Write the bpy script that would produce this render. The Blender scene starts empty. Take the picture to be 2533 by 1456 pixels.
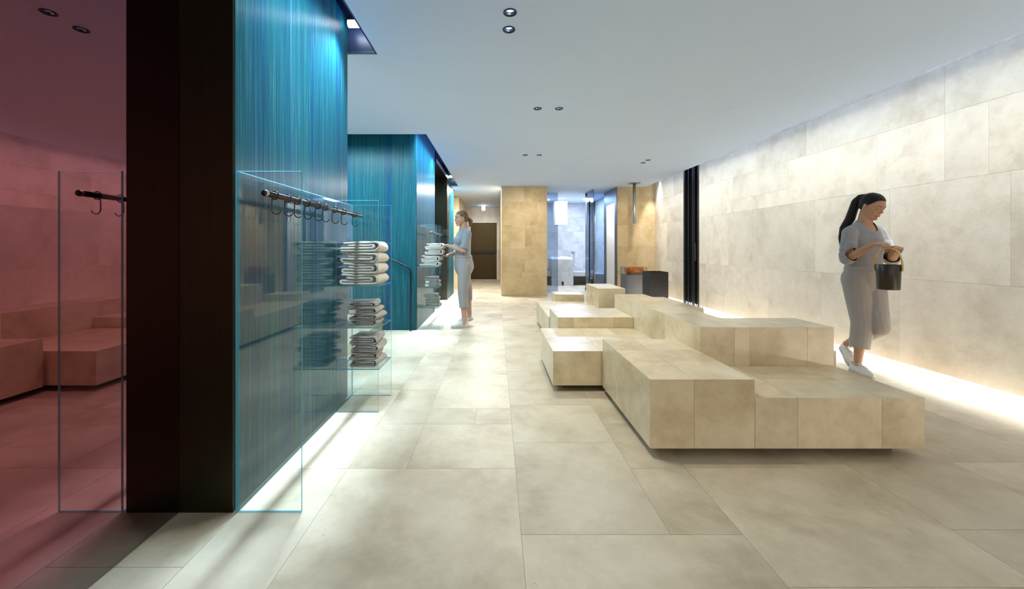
import bpy, math, random
import numpy as np
from mathutils import Vector, Matrix
PI = math.pi
scene = bpy.context.scene
C = scene.collection

# ------------------------------------------------------------------ camera, world, exposure
cam_d = bpy.data.cameras.new('camera')
cam = bpy.data.objects.new('camera', cam_d)
C.objects.link(cam)
cam.location = (0, 0, 1.15)
cam.rotation_euler = (PI / 2, 0, 0)
cam_d.sensor_width = 36.0
cam_d.lens = 36.0 * 960.0 / 2533.0
cam_d.shift_x = 0.0152
cam_d.shift_y = -0.0450
cam_d.clip_start = 0.02
scene.camera = cam

scene.view_settings.view_transform = 'Standard'
scene.view_settings.look = 'None'
scene.view_settings.gamma = 1.0
scene.view_settings.use_curve_mapping = False
scene.view_settings.exposure = 0.30
cy = scene.cycles
cy.use_denoising = True
cy.use_adaptive_sampling = True
cy.adaptive_threshold = 0.02
cy.max_bounces = 10
cy.diffuse_bounces = 6
cy.glossy_bounces = 4
cy.transmission_bounces = 4
cy.transparent_max_bounces = 24
cy.caustics_reflective = False
cy.caustics_refractive = False
cy.sample_clamp_indirect = 4.0
cy.blur_glossy = 0.5

world = bpy.data.worlds.new('world')
scene.world = world
world.use_nodes = True
wb = world.node_tree.nodes['Background']
wb.inputs[0].default_value = (1.0, 0.90, 0.78, 1)
wb.inputs[1].default_value = 0.92

COOL = (0.60, 0.81, 1.0)
WHITE = (1.0, 0.97, 0.93)
WARM = (1.0, 0.80, 0.55)


def area(name, loc, size, power, col, rot=(0, 0, 0), spread=PI):
    d = bpy.data.lights.new(name, 'AREA')
    d.shape = 'RECTANGLE'
    d.size, d.size_y = size
    d.energy = power
    d.color = col
    d.spread = spread
    o = bpy.data.objects.new(name, d)
    C.objects.link(o)
    o.location = loc
    o.rotation_euler = rot
    return o


def spot(name, loc, target, power, col, angle, blend=0.5, radius=0.03):
    d = bpy.data.lights.new(name, 'SPOT')
    d.energy = power
    d.color = col
    d.spot_size = math.radians(angle)
    d.spot_blend = blend
    d.shadow_soft_size = radius
    o = bpy.data.objects.new(name, d)
    C.objects.link(o)
    o.location = loc
    v = Vector(target) - Vector(loc)
    o.rotation_euler = v.to_track_quat('-Z', 'Y').to_euler()
    return o


# light slots over the glass walls
SP = math.radians
area('slot_light', (-0.965, 2.30, 3.02), (0.06, 1.05), 25, COOL, (0, SP(2), 0), SP(58))
spot('slot_spot', (-1.02, 2.84, 2.80), (-0.88, 1.9, 0.0), 105, COOL, 80, 0.7, 0.025)
area('slot_light', (-0.965, 6.9, 3.02), (0.06, 3.4), 125, COOL, (0, SP(2), 0), SP(62))
spot('slot_spot', (-1.02, 6.9, 2.85), (-0.85, 6.0, 0.0), 110, COOL, 85, 0.6, 0.03)
# unseen fill lights added behind the glass walls so light comes through them
area('glass_back_fill', (-1.9, 2.4, 2.55), (0.8, 1.4), 34, (0.50, 0.80, 1.0))
area('glass_back_fill', (-2.0, 4.5, 2.60), (1.2, 0.7), 50, (0.60, 0.88, 1.0))
area('glass_back_fill', (-1.9, 6.3, 2.60), (0.8, 1.2), 22, (0.55, 0.85, 1.0))
# wall washers in the slot along the right wall
area('wall_washer', (3.665, 3.35, 3.05), (0.05, 11.9), 58, (0.80, 0.91, 1.0), (0, SP(-5), 0), SP(46))
area('wall_washer', (3.66, 3.35, 3.06), (0.05, 11.9), 40, (1.0, 0.97, 0.93), (0, SP(-4), 0), SP(27))
spot('wall_washer_spot', (3.76, 9.12, 3.05), (3.78, 9.47, 0.6), 130, (1.0, 0.97, 0.93), 34, 0.5, 0.03)
# light under the foot of the right wall
area('wall_foot_light', (3.93, 4.1, 0.035), (0.045, 10.6), 42, (1.0, 0.94, 0.86), (0, SP(74), 0))
# corridor slot, steam room, side passage
spot('column_fill_spot', (0.70, 7.9, 2.64), (0.68, 9.36, 1.2), 125, (1.0, 0.88, 0.68), 95, 1.0, 0.05)  # fill added to brighten the column, no fixture modelled here
spot('back_wall_fill_spot', (3.0, 8.0, 2.64), (3.2, 9.47, 1.1), 60, (1.0, 0.86, 0.62), 90, 1.0, 0.05)  # added light without a fixture, lifts the back wall
area('corridor_slot_light', (-0.50, 9.75, 2.63), (1.2, 0.10), 130, (0.97, 0.98, 1.0))
area('steam_room_light', (2.1, 11.6, 2.60), (1.4, 0.9), 95, (0.58, 0.72, 1.0))
area('passage_light', (3.4, 10.1, 2.62), (0.5, 0.4), 34, (1, 0.98, 0.96))
spot('corridor_spot', (-0.45, 13.2, 2.6), (-0.45, 13.9, 0.9), 30, (0.85, 0.93, 1.0), 120, 0.8, 0.05)

# ------------------------------------------------------------------ materials
def mat(name):
    m = bpy.data.materials.new(name)
    m.use_nodes = True
    nt = m.node_tree
    for n in list(nt.nodes):
        nt.nodes.remove(n)
    out = nt.nodes.new('ShaderNodeOutputMaterial')
    return m, nt, out


def N(nt, typ, **kw):
    n = nt.nodes.new(typ)
    for k, v in kw.items():
        if k.startswith('_'):
            setattr(n, k[1:], v)
        else:
            key = int(k[1:]) if k[0] == 'i' and k[1:].isdigit() else k.replace('__', ' ')
            n.inputs[key].default_value = v
    return n


def L(nt, a, b):
    nt.links.new(a, b)


def ramp(nt, stops, interp='LINEAR'):
    r = nt.nodes.new('ShaderNodeValToRGB')
    r.color_ramp.interpolation = interp
    e = r.color_ramp.elements
    while len(e) < len(stops):
        e.new(0.5)
    for el, (p, c) in zip(e, stops):
        el.position = p
        el.color = (c[0], c[1], c[2], 1) if len(c) == 3 else c
    return r


def pbr(name, col, rough=0.5, metal=0.0, spec=0.5, noise=0.0, nscale=8.0, bump=0.0, bscale=60.0, stretch=None, sheen=0.0, bdist=0.01,
        sss=0.0, coat=0.0):
    m, nt, out = mat(name)
    b = nt.nodes.new('ShaderNodeBsdfPrincipled')
    b.inputs['Base Color'].default_value = (*col, 1)
    b.inputs['Roughness'].default_value = rough
    b.inputs['Metallic'].default_value = metal
    b.inputs['Specular IOR Level'].default_value = spec
    b.inputs['Sheen Weight'].default_value = sheen
    b.inputs['Coat Weight'].default_value = coat
    if sss:
        b.inputs['Subsurface Weight'].default_value = sss
        b.inputs['Subsurface Radius'].default_value = (0.02, 0.008, 0.004)
    L(nt, b.outputs[0], out.inputs[0])
    tc = nt.nodes.new('ShaderNodeTexCoord')
    src = tc.outputs['Object']
    if stretch:
        mp = nt.nodes.new('ShaderNodeMapping')
        mp.inputs['Scale'].default_value = stretch
        L(nt, src, mp.inputs[0])
        src = mp.outputs[0]
    if noise:
        n = N(nt, 'ShaderNodeTexNoise', Scale=nscale, Detail=5.0, Roughness=0.6)
        L(nt, src, n.inputs['Vector'])
        lo = tuple(max(0, c * (1 - noise)) for c in col)
        hi = tuple(min(1, c * (1 + noise)) for c in col)
        r = ramp(nt, [(0.3, lo), (0.7, hi)])
        L(nt, n.outputs[0], r.inputs[0])
        L(nt, r.outputs[0], b.inputs['Base Color'])
    if bump:
        n2 = N(nt, 'ShaderNodeTexNoise', Scale=bscale, Detail=4.0)
        L(nt, src, n2.inputs['Vector'])
        bp = N(nt, 'ShaderNodeBump', Strength=bump, Distance=bdist)
        L(nt, n2.outputs[0], bp.inputs['Height'])
        L(nt, bp.outputs[0], b.inputs['Normal'])
    return m


def stone(name, light, mid, dark, rough=0.4, bump=0.12, pits=True, spec=0.4, mot=0.05):
    m, nt, out = mat(name)
    b = nt.nodes.new('ShaderNodeBsdfPrincipled')
    b.inputs['Specular IOR Level'].default_value = spec
    L(nt, b.outputs[0], out.inputs[0])
    tc = nt.nodes.new('ShaderNodeTexCoord')
    at = N(nt, 'ShaderNodeAttribute', _attribute_name='tone')
    sc = N(nt, 'ShaderNodeVectorMath', _operation='SCALE')
    sc.inputs[0].default_value = (13.1, 29.7, 7.3)
    L(nt, at.outputs['Fac'], sc.inputs['Scale'])
    ad = N(nt, 'ShaderNodeVectorMath', _operation='ADD')
    L(nt, tc.outputs['Object'], ad.inputs[0])
    L(nt, sc.outputs[0], ad.inputs[1])
    V = ad.outputs[0]
    n1 = N(nt, 'ShaderNodeTexNoise', Scale=2.1, Detail=9.0, Roughness=0.66, Distortion=0.15)
    L(nt, V, n1.inputs['Vector'])
    r1 = ramp(nt, [(0.36, tuple(c * 0.92 for c in dark)), (0.49, mid), (0.62, light)])
    L(nt, n1.outputs[0], r1.inputs[0])
    # pale veins
    n2 = N(nt, 'ShaderNodeTexNoise', Scale=3.1, Detail=9.0, Roughness=0.7, Distortion=0.5)
    L(nt, V, n2.inputs['Vector'])
    r2 = ramp(nt, [(0.44, (0, 0, 0)), (0.60, (1, 1, 1)), (0.76, (0, 0, 0))])
    L(nt, n2.outputs[0], r2.inputs[0])
    mv = N(nt, 'ShaderNodeMath', _operation='MULTIPLY', i1=0.22)
    L(nt, r2.outputs[0], mv.inputs[0])
    mx = N(nt, 'ShaderNodeMixRGB', _blend_type='MIX')
    mx.inputs[2].default_value = (min(1, light[0] * 1.15), min(1, light[1] * 1.15), min(1, light[2] * 1.15), 1)
    L(nt, mv.outputs[0], mx.inputs[0])
    L(nt, r1.outputs[0], mx.inputs[1])
    # tile to tile tone
    mr = N(nt, 'ShaderNodeMapRange', i3=0.90, i4=1.07)
    L(nt, at.outputs['Fac'], mr.inputs[0])
    mm = N(nt, 'ShaderNodeMixRGB', _blend_type='MULTIPLY', i0=1.0)
    L(nt, mx.outputs[0], mm.inputs[1])
    L(nt, mr.outputs[0], mm.inputs[2])
    n6 = N(nt, 'ShaderNodeTexNoise', Scale=8.5, Detail=7.0, Roughness=0.68, Distortion=0.25)
    L(nt, V, n6.inputs['Vector'])
    r6 = N(nt, 'ShaderNodeMapRange', i1=0.32, i2=0.68, i3=1.0 - mot, i4=1.0 + mot)
    L(nt, n6.outputs[0], r6.inputs[0])
    m6 = N(nt, 'ShaderNodeMixRGB', _blend_type='MULTIPLY', i0=1.0)
    L(nt, mm.outputs[0], m6.inputs[1])
    L(nt, r6.outputs[0], m6.inputs[2])
    col = m6.outputs[0]
    if pits:
        n3 = N(nt, 'ShaderNodeTexNoise', Scale=46.0, Detail=3.0, Roughness=0.6)
        L(nt, V, n3.inputs['Vector'])
        r3 = ramp(nt, [(0.66, (0, 0, 0)), (0.73, (1, 1, 1))])
        L(nt, n3.outputs[0], r3.inputs[0])
        n4 = N(nt, 'ShaderNodeTexNoise', Scale=2.3, Detail=3.0)
        L(nt, V, n4.inputs['Vector'])
        r4 = ramp(nt, [(0.52, (0, 0, 0)), (0.66, (0.6, 0.6, 0.6))])
        L(nt, n4.outputs[0], r4.inputs[0])
        mp_ = N(nt, 'ShaderNodeMath', _operation='MULTIPLY')
        L(nt, r3.outputs[0], mp_.inputs[0])
        L(nt, r4.outputs[0], mp_.inputs[1])
        m3 = N(nt, 'ShaderNodeMixRGB', _blend_type='MIX')
        m3.inputs[2].default_value = (dark[0] * 0.55, dark[1] * 0.52, dark[2] * 0.45, 1)
        L(nt, mp_.outputs[0], m3.inputs[0])
        L(nt, col, m3.inputs[1])
        col = m3.outputs[0]
    L(nt, col, b.inputs['Base Color'])
    rr = N(nt, 'ShaderNodeMapRange', i1=0.3, i2=0.7, i3=rough, i4=rough + 0.001)
    L(nt, n1.outputs[0], rr.inputs[0])
    L(nt, rr.outputs[0], b.inputs['Roughness'])
    n5 = N(nt, 'ShaderNodeTexNoise', Scale=22.0, Detail=6.0, Roughness=0.65)
    L(nt, V, n5.inputs['Vector'])
    bp = N(nt, 'ShaderNodeBump', Strength=bump, Distance=0.006)
    L(nt, n5.outputs[0], bp.inputs['Height'])
    L(nt, bp.outputs[0], b.inputs['Normal'])
    return m


M = {}
M['floor'] = stone('floor_limestone', (0.62, 0.545, 0.41), (0.545, 0.465, 0.335), (0.46, 0.38, 0.26), 0.42, 0.10)
M['wall'] = stone('wall_limestone', (0.72, 0.655, 0.56), (0.68, 0.61, 0.51), (0.63, 0.55, 0.445), 0.5, 0.14)
M['tan'] = stone('warm_limestone', (0.66, 0.52, 0.325), (0.60, 0.455, 0.26), (0.52, 0.38, 0.20), 0.5, 0.12)
M['bench'] = stone('bench_limestone', (0.74, 0.635, 0.45), (0.665, 0.55, 0.365), (0.57, 0.445, 0.265), 0.30, 0.06, spec=0.5, pits=False, mot=0.09)
M['steam'] = stone('steam_room_stone', (0.66, 0.66, 0.66), (0.60, 0.60, 0.60), (0.52, 0.52, 0.51), 0.4, 0.08, pits=False)
M['seam'] = pbr('stone_joint', (0.30, 0.27, 0.20), 0.8)
M['seam_pale'] = pbr('pale_stone_joint', (0.50, 0.45, 0.37), 0.8)
M['ceiling'] = pbr('ceiling_paint', (0.60, 0.735, 1.0), 0.75, noise=0.012, nscale=2)
M['white'] = pbr('white_plaster', (0.78, 0.80, 0.82), 0.7, noise=0.01, nscale=3)
M['navy'] = pbr('slot_lining', (0.03, 0.045, 0.11), 0.35, noise=0.1, nscale=4)
M['plinth'] = pbr('shadow_dark_base', (0.10, 0.09, 0.07), 0.8, noise=0.1)  # shadow gap under the benches put into a dark base colour
M['bronze'] = pbr('dark_bronze', (0.036, 0.031, 0.018), 0.34, metal=0.85, noise=0.12, nscale=3, bump=0.04, bscale=90, stretch=(30, 30, 0.6))
M['door'] = pbr('bronze_door_sheet', (0.06, 0.040, 0.014), 0.42, metal=0.75, noise=0.14, nscale=3, bump=0.03, bscale=60, stretch=(20, 20, 1))
M['black'] = pbr('black_metal', (0.018, 0.020, 0.026), 0.35, metal=0.5, noise=0.1)
M['blackbox'] = pbr('anthracite_metal', (0.028, 0.027, 0.030), 0.36, metal=0.7, noise=0.08, nscale=3)
M['steel'] = pbr('brushed_steel', (0.42, 0.41, 0.39), 0.28, metal=1.0, noise=0.05, bump=0.03, bscale=50, stretch=(1, 1, 14))
M['grey_metal'] = pbr('grey_cladding', (0.20, 0.20, 0.22), 0.4, metal=0.6, noise=0.08, nscale=2)
M['gunmetal'] = pbr('rail_gunmetal', (0.055, 0.052, 0.046), 0.30, metal=0.9, noise=0.1)
M['brass'] = pbr('aged_brass', (0.38, 0.31, 0.17), 0.32, metal=0.9, noise=0.1)
M['reflector'] = pbr('lamp_reflector', (0.40, 0.55, 0.85), 0.18, metal=0.9, noise=0.03)
M['towel'] = pbr('terry_cotton', (0.78, 0.73, 0.64), 0.95, spec=0.1, noise=0.06, nscale=30, bump=0.55, bscale=420, sheen=0.4)
M['linen'] = None
M['tag'] = pbr('white_label', (0.86, 0.86, 0.85), 0.6, noise=0.01)
M['ice'] = pbr('crushed_ice', (0.85, 0.92, 1.0), 0.15, spec=0.8, noise=0.03)
M['skin1'] = pbr('fair_skin', (0.54, 0.31, 0.235), 0.5, spec=0.35, noise=0.07, nscale=14, sss=0.12)
M['skin2'] = pbr('tan_skin', (0.50, 0.27, 0.17), 0.5, spec=0.35, noise=0.07, nscale=14, sss=0.12)
M['lip'] = pbr('lip_skin', (0.45, 0.14, 0.13), 0.4, noise=0.05)
M['eye_white'] = pbr('eye_white', (0.75, 0.72, 0.70), 0.2, noise=0.02)
M['iris'] = pbr('iris_dark', (0.05, 0.03, 0.02), 0.15, noise=0.05)
M['brow'] = pbr('brow_hair', (0.06, 0.04, 0.03), 0.8, noise=0.2)
M['hair1'] = pbr('dark_blond_hair', (0.16, 0.105, 0.055), 0.5, spec=0.3, noise=0.75, nscale=10, bump=0.35, bscale=30, stretch=(1, 7, 7))
M['hair2'] = pbr('black_hair', (0.012, 0.009, 0.008), 0.5, spec=0.22, noise=0.4, nscale=10, bump=0.25, bscale=30, stretch=(7, 7, 1))
M['shirt1'] = pbr('grey_blue_jersey', (0.29, 0.32, 0.345), 0.85, noise=0.05, nscale=6, bump=1.0, bscale=7, bdist=0.03, stretch=(1, 1, 0.45), sheen=0.3)
M['shirt2'] = pbr('grey_jersey', (0.31, 0.305, 0.325), 0.85, noise=0.05, nscale=6, bump=1.0, bscale=7, bdist=0.03, stretch=(1, 1, 0.45), sheen=0.3)
M['trouser1'] = pbr('grey_trouser_cloth', (0.32, 0.305, 0.31), 0.85, noise=0.05, nscale=5, bump=1.0, bscale=7, bdist=0.03, stretch=(1, 1, 0.45), sheen=0.2)
M['trouser2'] = pbr('taupe_trouser_cloth', (0.36, 0.325, 0.305), 0.85, noise=0.05, nscale=5, bump=1.0, bscale=7, bdist=0.03, stretch=(1, 1, 0.45), sheen=0.2)
M['shoe'] = pbr('white_canvas', (0.66, 0.65, 0.60), 0.7, noise=0.04, bump=0.1, bscale=150)
M['sole'] = pbr('shoe_rubber', (0.50, 0.48, 0.43), 0.6, noise=0.05)
M['bucket'] = pbr('dark_bucket', (0.030, 0.020, 0.015), 0.32, spec=0.5, noise=0.2, nscale=4)
M['wood'] = pbr('pale_bent_wood', (0.62, 0.42, 0.13), 0.45, noise=0.15, nscale=8, stretch=(1, 1, 6))
M['cord'] = pbr('lace_cord', (0.55, 0.52, 0.45), 0.8, noise=0.05)


def linen(name, col):
    m, nt, out = mat(name)
    b = N(nt, 'ShaderNodeBsdfPrincipled', Roughness=0.9)
    b.inputs['Sheen Weight'].default_value = 0.3
    b.inputs['Base Color'].default_value = (*col, 1)
    L(nt, b.outputs[0], out.inputs[0])
    tc = nt.nodes.new('ShaderNodeTexCoord')
    w = N(nt, 'ShaderNodeTexWave', Scale=42.0, Distortion=0.6, _bands_direction='Z')
    w.inputs['Detail'].default_value = 1.0
    L(nt, tc.outputs['Object'], w.inputs['Vector'])
    r = ramp(nt, [(0.0, tuple(c * 0.72 for c in col)), (0.6, col)])
    L(nt, w.outputs[0], r.inputs[0])
    L(nt, r.outputs[0], b.inputs['Base Color'])
    bp = N(nt, 'ShaderNodeBump', Strength=0.4, Distance=0.004)
    L(nt, w.outputs[0], bp.inputs['Height'])
    L(nt, bp.outputs[0], b.inputs['Normal'])
    return m


M['linen'] = linen('ribbed_linen', (0.47, 0.43, 0.39))


def emit(name, col, s):
    m, nt, out = mat(name)
    e = N(nt, 'ShaderNodeEmission', Strength=s)
    e.inputs[0].default_value = (*col, 1)
    L(nt, e.outputs[0], out.inputs[0])
    return m


M['lamp'] = emit('lamp_face', (0.80, 0.90, 1.0), 14)
M['lamp_small'] = emit('lamp_glow', (0.55, 0.70, 1.0), 1.3)
M['spotface'] = emit('steam_lamp_face', (0.85, 0.92, 1.0), 40)
M['warm_strip'] = emit('foot_strip', (1.0, 0.95, 0.87), 3)


def clear_glass(name, tint, ior=1.5, edge=False):
    m, nt, out = mat(name)
    tr = nt.nodes.new('ShaderNodeBsdfTransparent')
    tr.inputs[0].default_value = (*tint, 1)
    gl = N(nt, 'ShaderNodeBsdfGlossy', Roughness=0.0)
    fr = N(nt, 'ShaderNodeFresnel', IOR=ior)
    # the same reflectance from either side of the pane
    g = nt.nodes.new('ShaderNodeNewGeometry')
    io = N(nt, 'ShaderNodeMapRange', i3=ior, i4=1.0 / ior)
    L(nt, g.outputs['Backfacing'], io.inputs[0])
    L(nt, io.outputs[0], fr.inputs['IOR'])
    mn = N(nt, 'ShaderNodeMath', _operation='MINIMUM', i1=0.9)
    L(nt, fr.outputs[0], mn.inputs[0])
    mx = nt.nodes.new('ShaderNodeMixShader')
    L(nt, mn.outputs[0], mx.inputs[0])
    L(nt, tr.outputs[0], mx.inputs[1])
    L(nt, gl.outputs[0], mx.inputs[2])
    L(nt, mx.outputs[0], out.inputs[0])
    return m


M['glass'] = clear_glass('clear_glass', (0.965, 0.985, 0.985))
M['smoked'] = clear_glass('tinted_glass', (0.62, 0.70, 0.78))


def edge_glass():
    m, nt, out = mat('glass_edge')
    b = N(nt, 'ShaderNodeBsdfPrincipled', Roughness=0.15)
    b.inputs['Base Color'].default_value = (0.10, 0.42, 0.56, 1)
    b.inputs['Specular IOR Level'].default_value = 0.8
    t = nt.nodes.new('ShaderNodeBsdfTranslucent')
    t.inputs[0].default_value = (0.25, 0.65, 0.80, 1)
    tr = nt.nodes.new('ShaderNodeBsdfTransparent')
    tr.inputs[0].default_value = (0.55, 0.85, 0.92, 1)
    m1 = N(nt, 'ShaderNodeMixShader', i0=0.45)
    L(nt, b.outputs[0], m1.inputs[1])
    L(nt, t.outputs[0], m1.inputs[2])
    m2 = N(nt, 'ShaderNodeMixShader', i0=0.30)
    L(nt, m1.outputs[0], m2.inputs[1])
    L(nt, tr.outputs[0], m2.inputs[2])
    L(nt, m2.outputs[0], out.inputs[0])
    return m


M['edge'] = edge_glass()


def teal_glass():
    # stacked glass strips seen edge on: fine vertical streaks
    m, nt, out = mat('stacked_teal_glass')
    tc = nt.nodes.new('ShaderNodeTexCoord')
    mp = N(nt, 'ShaderNodeMapping')
    mp.inputs['Scale'].default_value = (1, 1, 0.012)
    L(nt, tc.outputs['Object'], mp.inputs[0])
    nf = N(nt, 'ShaderNodeTexNoise', Scale=95.0, Detail=6.0, Roughness=0.75)
    L(nt, mp.outputs[0], nf.inputs['Vector'])
    nb = N(nt, 'ShaderNodeTexNoise', Scale=5.0, Detail=3.0, Roughness=0.6)
    L(nt, mp.outputs[0], nb.inputs['Vector'])
    cf = ramp(nt, [(0.25, (0.003, 0.055, 0.10)), (0.42, (0.010, 0.155, 0.235)), (0.56, (0.025, 0.25, 0.335)), (0.72, (0.24, 0.50, 0.60))])
    L(nt, nf.outputs[0], cf.inputs[0])
    cb = ramp(nt, [(0.36, (0.28, 0.62, 1.0)), (0.48, (0.80, 0.92, 0.92)), (0.60, (1.0, 1.0, 0.90))])
    L(nt, nb.outputs[0], cb.inputs[0])
    mc = N(nt, 'ShaderNodeMixRGB', _blend_type='MULTIPLY', i0=1.0)
    L(nt, cf.outputs[0], mc.inputs[1])
    L(nt, cb.outputs[0], mc.inputs[2])
    p = N(nt, 'ShaderNodeBsdfPrincipled', Roughness=0.30)
    p.inputs['Specular IOR Level'].default_value = 0.5
    L(nt, mc.outputs[0], p.inputs['Base Color'])
    t = nt.nodes.new('ShaderNodeBsdfTranslucent')
    L(nt, mc.outputs[0], t.inputs[0])
    mx = N(nt, 'ShaderNodeMixShader', i0=0.5)
    L(nt, p.outputs[0], mx.inputs[1])
    L(nt, t.outputs[0], mx.inputs[2])
    bp = N(nt, 'ShaderNodeBump', Strength=0.5, Distance=0.006)
    L(nt, nf.outputs[0], bp.inputs['Height'])
    mp2 = N(nt, 'ShaderNodeMapping')
    mp2.inputs['Scale'].default_value = (1, 1, 0.25)
    L(nt, tc.outputs['Object'], mp2.inputs[0])
    nn = N(nt, 'ShaderNodeTexNoise', Scale=60.0, Detail=2.0)
    L(nt, mp2.outputs[0], nn.inputs['Vector'])
    bp2 = N(nt, 'ShaderNodeBump', Strength=0.12, Distance=0.004)
    L(nt, nn.outputs[0], bp2.inputs['Height'])
    L(nt, bp.outputs[0], bp2.inputs['Normal'])
    for s in (p, t):
        L(nt, bp2.outputs[0], s.inputs['Normal'])
    L(nt, mx.outputs[0], out.inputs[0])
    return m


M['teal'] = teal_glass()


def mirror_mat():
    # the mirror's own tint: rose above, clear silver along its foot
    m, nt, out = mat('rose_tinted_mirror')
    tc = nt.nodes.new('ShaderNodeTexCoord')
    sp = nt.nodes.new('ShaderNodeSeparateXYZ')
    L(nt, tc.outputs['Object'], sp.inputs[0])
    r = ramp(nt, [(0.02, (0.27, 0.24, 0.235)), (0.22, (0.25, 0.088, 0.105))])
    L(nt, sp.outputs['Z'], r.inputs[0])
    g = N(nt, 'ShaderNodeBsdfGlossy', Roughness=0.012)
    L(nt, r.outputs[0], g.inputs[0])
    L(nt, g.outputs[0], out.inputs[0])
    return m


M['mirror'] = mirror_mat()


def amber():
    m, nt, out = mat('amber_glass')
    p = N(nt, 'ShaderNodeBsdfPrincipled', Roughness=0.12)
    p.inputs['Base Color'].default_value = (0.60, 0.19, 0.02, 1)
    p.inputs['Metallic'].default_value = 0.4
    t = nt.nodes.new('ShaderNodeBsdfTranslucent')
    t.inputs[0].default_value = (1.0, 0.36, 0.04, 1)
    mx = N(nt, 'ShaderNodeMixShader', i0=0.4)
    L(nt, p.outputs[0], mx.inputs[1])
    L(nt, t.outputs[0], mx.inputs[2])
    L(nt, mx.outputs[0], out.inputs[0])
    return m


M['amber'] = amber()

# ------------------------------------------------------------------ mesh helpers
class MB:
    def __init__(s):
        s.v = []; s.f = []; s.m = []; s.t = []

    def add(s, vs, fs, mi=0, tone=0.0):
        n = len(s.v)
        s.v += [tuple(p) for p in vs]
        for f in fs:
            s.f.append(tuple(i + n for i in f)); s.m.append(mi); s.t.append(tone)
        return s

    def box(s, x0, x1, y0, y1, z0, z1, mi=0, tone=0.0):
        vs = [(x0, y0, z0), (x1, y0, z0), (x1, y1, z0), (x0, y1, z0), (x0, y0, z1), (x1, y0, z1), (x1, y1, z1), (x0, y1, z1)]
        return s.add(vs, [(0, 3, 2, 1), (4, 5, 6, 7), (0, 1, 5, 4), (1, 2, 6, 5), (2, 3, 7, 6), (3, 0, 4, 7)], mi, tone)

    def bevbox(s, x0, x1, y0, y1, z0, z1, r=0.004, mi=0):
        # box with chamfered vertical and top edges
        a = [(x0 + r, y0), (x1 - r, y0), (x1, y0 + r), (x1, y1 - r), (x1 - r, y1), (x0 + r, y1), (x0, y1 - r), (x0, y0 + r)]
        b = [(x0 + r * 2, y0 + r), (x1 - r * 2, y0 + r), (x1 - r, y0 + r * 2), (x1 - r, y1 - r * 2), (x1 - r * 2, y1 - r), (x0 + r * 2, y1 - r), (x0 + r, y1 - r * 2), (x0 + r, y0 + r * 2)]
        return s.rings([[(x, y, z0) for x, y in a], [(x, y, z1 - r) for x, y in a], [(x, y, z1) for x, y in b]], mi)

    def rings(s, rs, mi=0, cap=True, closed=True, tone=0.0):
        n = len(rs[0]); vs = [p for r in rs for p in r]; fs = []
        for j in range(len(rs) - 1):
            for i in range(n if closed else n - 1):
                k = (i + 1) % n
                fs.append((j * n + i, j * n + k, (j + 1) * n + k, (j + 1) * n + i))
        if cap:
            fs.append(tuple(reversed(range(n)))); fs.append(tuple((len(rs) - 1) * n + i for i in range(n)))
        return s.add(vs, fs, mi, tone)

    def lathe(s, prof, c=(0, 0, 0), n=32, mi=0, cap=False, M4=None):
        rs = []
        for r, z in prof:
            ring = []
            for i in range(n):
                a = 2 * PI * i / n
                p = Vector((r * math.cos(a), r * math.sin(a), z))
                if M4 is not None:
                    p = M4 @ p
                ring.append((p[0] + c[0], p[1] + c[1], p[2] + c[2]))
            rs.append(ring)
        return s.rings(rs, mi, cap)

    def tube(s, pts, r, n=12, mi=0, cap=True):
        pts = [Vector(p) for p in pts]
        rr = r if isinstance(r, (list, tuple)) else [r] * len(pts)
        t0 = (pts[1] - pts[0]).normalized()
        up = Vector((0, 0, 1)) if abs(t0.z) < 0.9 else Vector((1, 0, 0))
        a = t0.cross(up).normalized()
        rs = []
        for i, p in enumerate(pts):
            t = (pts[min(i + 1, len(pts) - 1)] - pts[max(i - 1, 0)]).normalized()
            a = (a - t * a.dot(t)).normalized()
            b = t.cross(a)
            rs.append([tuple(p + (a * math.cos(q) + b * math.sin(q)) * rr[i]) for q in [2 * PI * k / n for k in range(n)]])
        return s.rings(rs, mi, cap)

    def rcone(s, p0, p1, r0, r1, n=14, flat=None):
        p0, p1 = Vector(p0), Vector(p1)
        ax = p1 - p0
        d = ax.length or 1e-6
        ax = ax / d
        up = Vector((0, 0, 1)) if abs(ax.z) < 0.9 else Vector((1, 0, 0))
        a = ax.cross(up).normalized(); b = ax.cross(a)
        rs = []
        for k in range(1, 5):
            q = -PI / 2 + PI / 2 * k / 4
            rs.append((p0 + ax * r0 * math.sin(q), r0 * math.cos(q)))
        for k in range(0, 5):
            q = PI / 2 * k / 5
            rs.append((p1 + ax * r1 * math.sin(q), r1 * math.cos(q)))
        rings = []
        for c, r in rs:
            ring = []
            for i in range(n):
                t = 2 * PI * i / n
                o = (a * math.cos(t) + b * math.sin(t)) * max(r, 1e-4)
                if flat:
                    fd = Vector(flat[0]).normalized()
                    o = o - fd * o.dot(fd) * (1 - flat[1])
                ring.append(tuple(c + o))
            rings.append(ring)
        return s.rings(rings)

    def ell(s, c, r, R=None, n=20, mi=0):
        c = Vector(c); rings = []
        for j in range(1, n // 2):
            ph = -PI / 2 + PI * j / (n // 2)
            ring = []
            for i in range(n):
                t = 2 * PI * i / n
                p = Vector((r[0] * math.cos(ph) * math.cos(t), r[1] * math.cos(ph) * math.sin(t), r[2] * math.sin(ph)))
                if R is not None:
                    p = R @ p
                ring.append(tuple(c + p))
            rings.append(ring)
        return s.rings(rings, mi)

    def apply(s, M4):
        s.v = [tuple(M4 @ Vector(p)) for p in s.v]
        return s

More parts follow.
